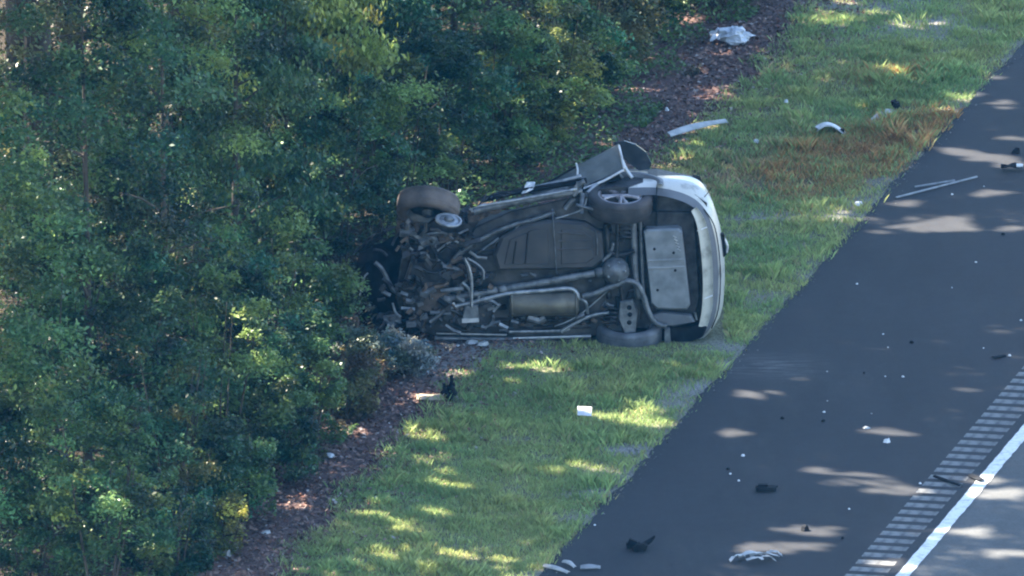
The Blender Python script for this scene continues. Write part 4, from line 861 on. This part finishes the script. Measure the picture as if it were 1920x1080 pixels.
board('trim_piece', (1088, 1068), (1126, 1068), .09, .01, 'trim_grey', 'dark grey flat trim piece at the bottom edge of the shoulder', 'trim', .01, .03, .2)
board('rubber_strip', (1752, 894), (1802, 912), .05, .008, 'black_plastic', 'thin black rubber strip lying across the rumble strip', 'rubber strip', 0, .012, .05, .8)
board('rubber_strip', (1820, 893), (1842, 904), .09, .008, 'black_plastic', 'short black rubber strip touching the white edge line', 'rubber strip', 0, .02, .05, .8)
board('rubber_strip', (1862, 672), (1884, 668), .06, .01, 'black_plastic', 'dark strip beside a white chip at the right edge of the shoulder', 'rubber strip', 0, .012, .05, .8)
WG, BG_ = 'pale chips scattered over the asphalt', 'dark chips scattered over the asphalt'
shard(1663, 829, .095, 'white_plastic', 'white_lump', 'largest and brightest white lump on the shoulder, left of the rumble strip', 'fragment', None, .4)
shard(1625, 803, .085, 'trim_pale', 'pale_lump', 'flat pale lump just above the brightest white lump', 'fragment', None, .2)
for (px, py, s_) in [(1607, 533, .05), (1830, 492, .05), (1693, 707, .055), (1551, 697, .04), (1656, 627, .04), (1665, 652, .04), (1844, 653, .035), (1893, 667, .065), (1634, 776, .04), (1545, 773, .06), (1369, 889, .05), (1385, 902, .05), (1393, 855, .07), (1725, 907, .06), (1592, 955, .045),
                     (1115, 985, .05), (1785, 540, .04), (1914, 601, .05), (1551, 752, .035), (1660, 706, .04), (1845, 350, .04), (1785, 365, .05)]:
    shard(px, py, s_*.62, ('white_plastic', 'trim_pale', 'trim_grey', 'trim_pale')[int(px) % 4] if s_ < .05 else 'white_plastic', 'pale_chip', 'small pale chip of wreckage scattered on the dark asphalt', 'fragment', WG, .4)
for (px, py, s_) in [(1365, 880, .05), (1467, 785, .05), (1543, 790, .05), (1709, 643, .06), (1620, 700, .03), (1880, 440, .05), (1580, 1010, .04)]:
    shard(px, py, s_, 'black_plastic', 'dark_chip', 'small dark chip of wreckage scattered on the asphalt', 'fragment', BG_, .4)
shard(1250, 212, .06, 'white_plastic', 'white_chip', 'white chip on the leaf litter above the trim strip', 'fragment', None, .5, lift=.03)
shard(1418, 276, .07, 'white_plastic', 'white_chip', 'white chip in the dry grass right of the wreck', 'fragment', None, .5, lift=.05)
shard(1474, 200, .06, 'white_plastic', 'white_chip', 'white chip in the green grass above the dry patch', 'fragment', None, .5, lift=.05)
shard(1610, 390, .10, 'white_plastic', 'white_chip', 'white chip at the road edge below the dry grass', 'fragment', None, .4, lift=.03)
shard(620, 860, .12, 'bag_white', 'pinkish_scrap', 'pale pinkish scrap on the leaf litter beside the bushes', 'scrap', None, .3, lift=.02)
shard(500, 1003, .11, 'trim_pale', 'pale_scrap', 'thin pale scrap on the lower leaf litter', 'scrap', None, .2, lift=.02)
shard(425, 1047, .10, 'trim_grey', 'grey_scrap', 'bluish grey scrap on the leaf litter at the bottom edge', 'scrap', None, .7, lift=.02)
for (px, py, s_, lb) in [(905, 650, .12, 'pale twisted scrap under the middle of the wreck sill'), (884, 647, .1, 'pale upright scrap left of the twisted one under the wreck sill'), (858, 652, .05, 'tiny pale scrap on the dusty soil under the wreck')]:
    shard(px, py, s_, 'trim_pale', 'wreck_scrap', lb, 'scrap', None, .3, lift=.02, stretch=1.5)
board('door_fragment', (588, 662), (632, 640), .10, .012, 'trim_grey', 'bluish grey panel sliver in the dark gap between bushes left of the wreck', 'car part', .02, .12, .6)

# ------------------------------------------------------------------ haze
top = camo.location.z+3; b = MB(); b.box((0, 0, (top-1.5)/2), (640, 640, top+1.5))
tag(b.build('haze', 'haze_air'), 'thin bluish air between the helicopter and the road', kind='stuff')
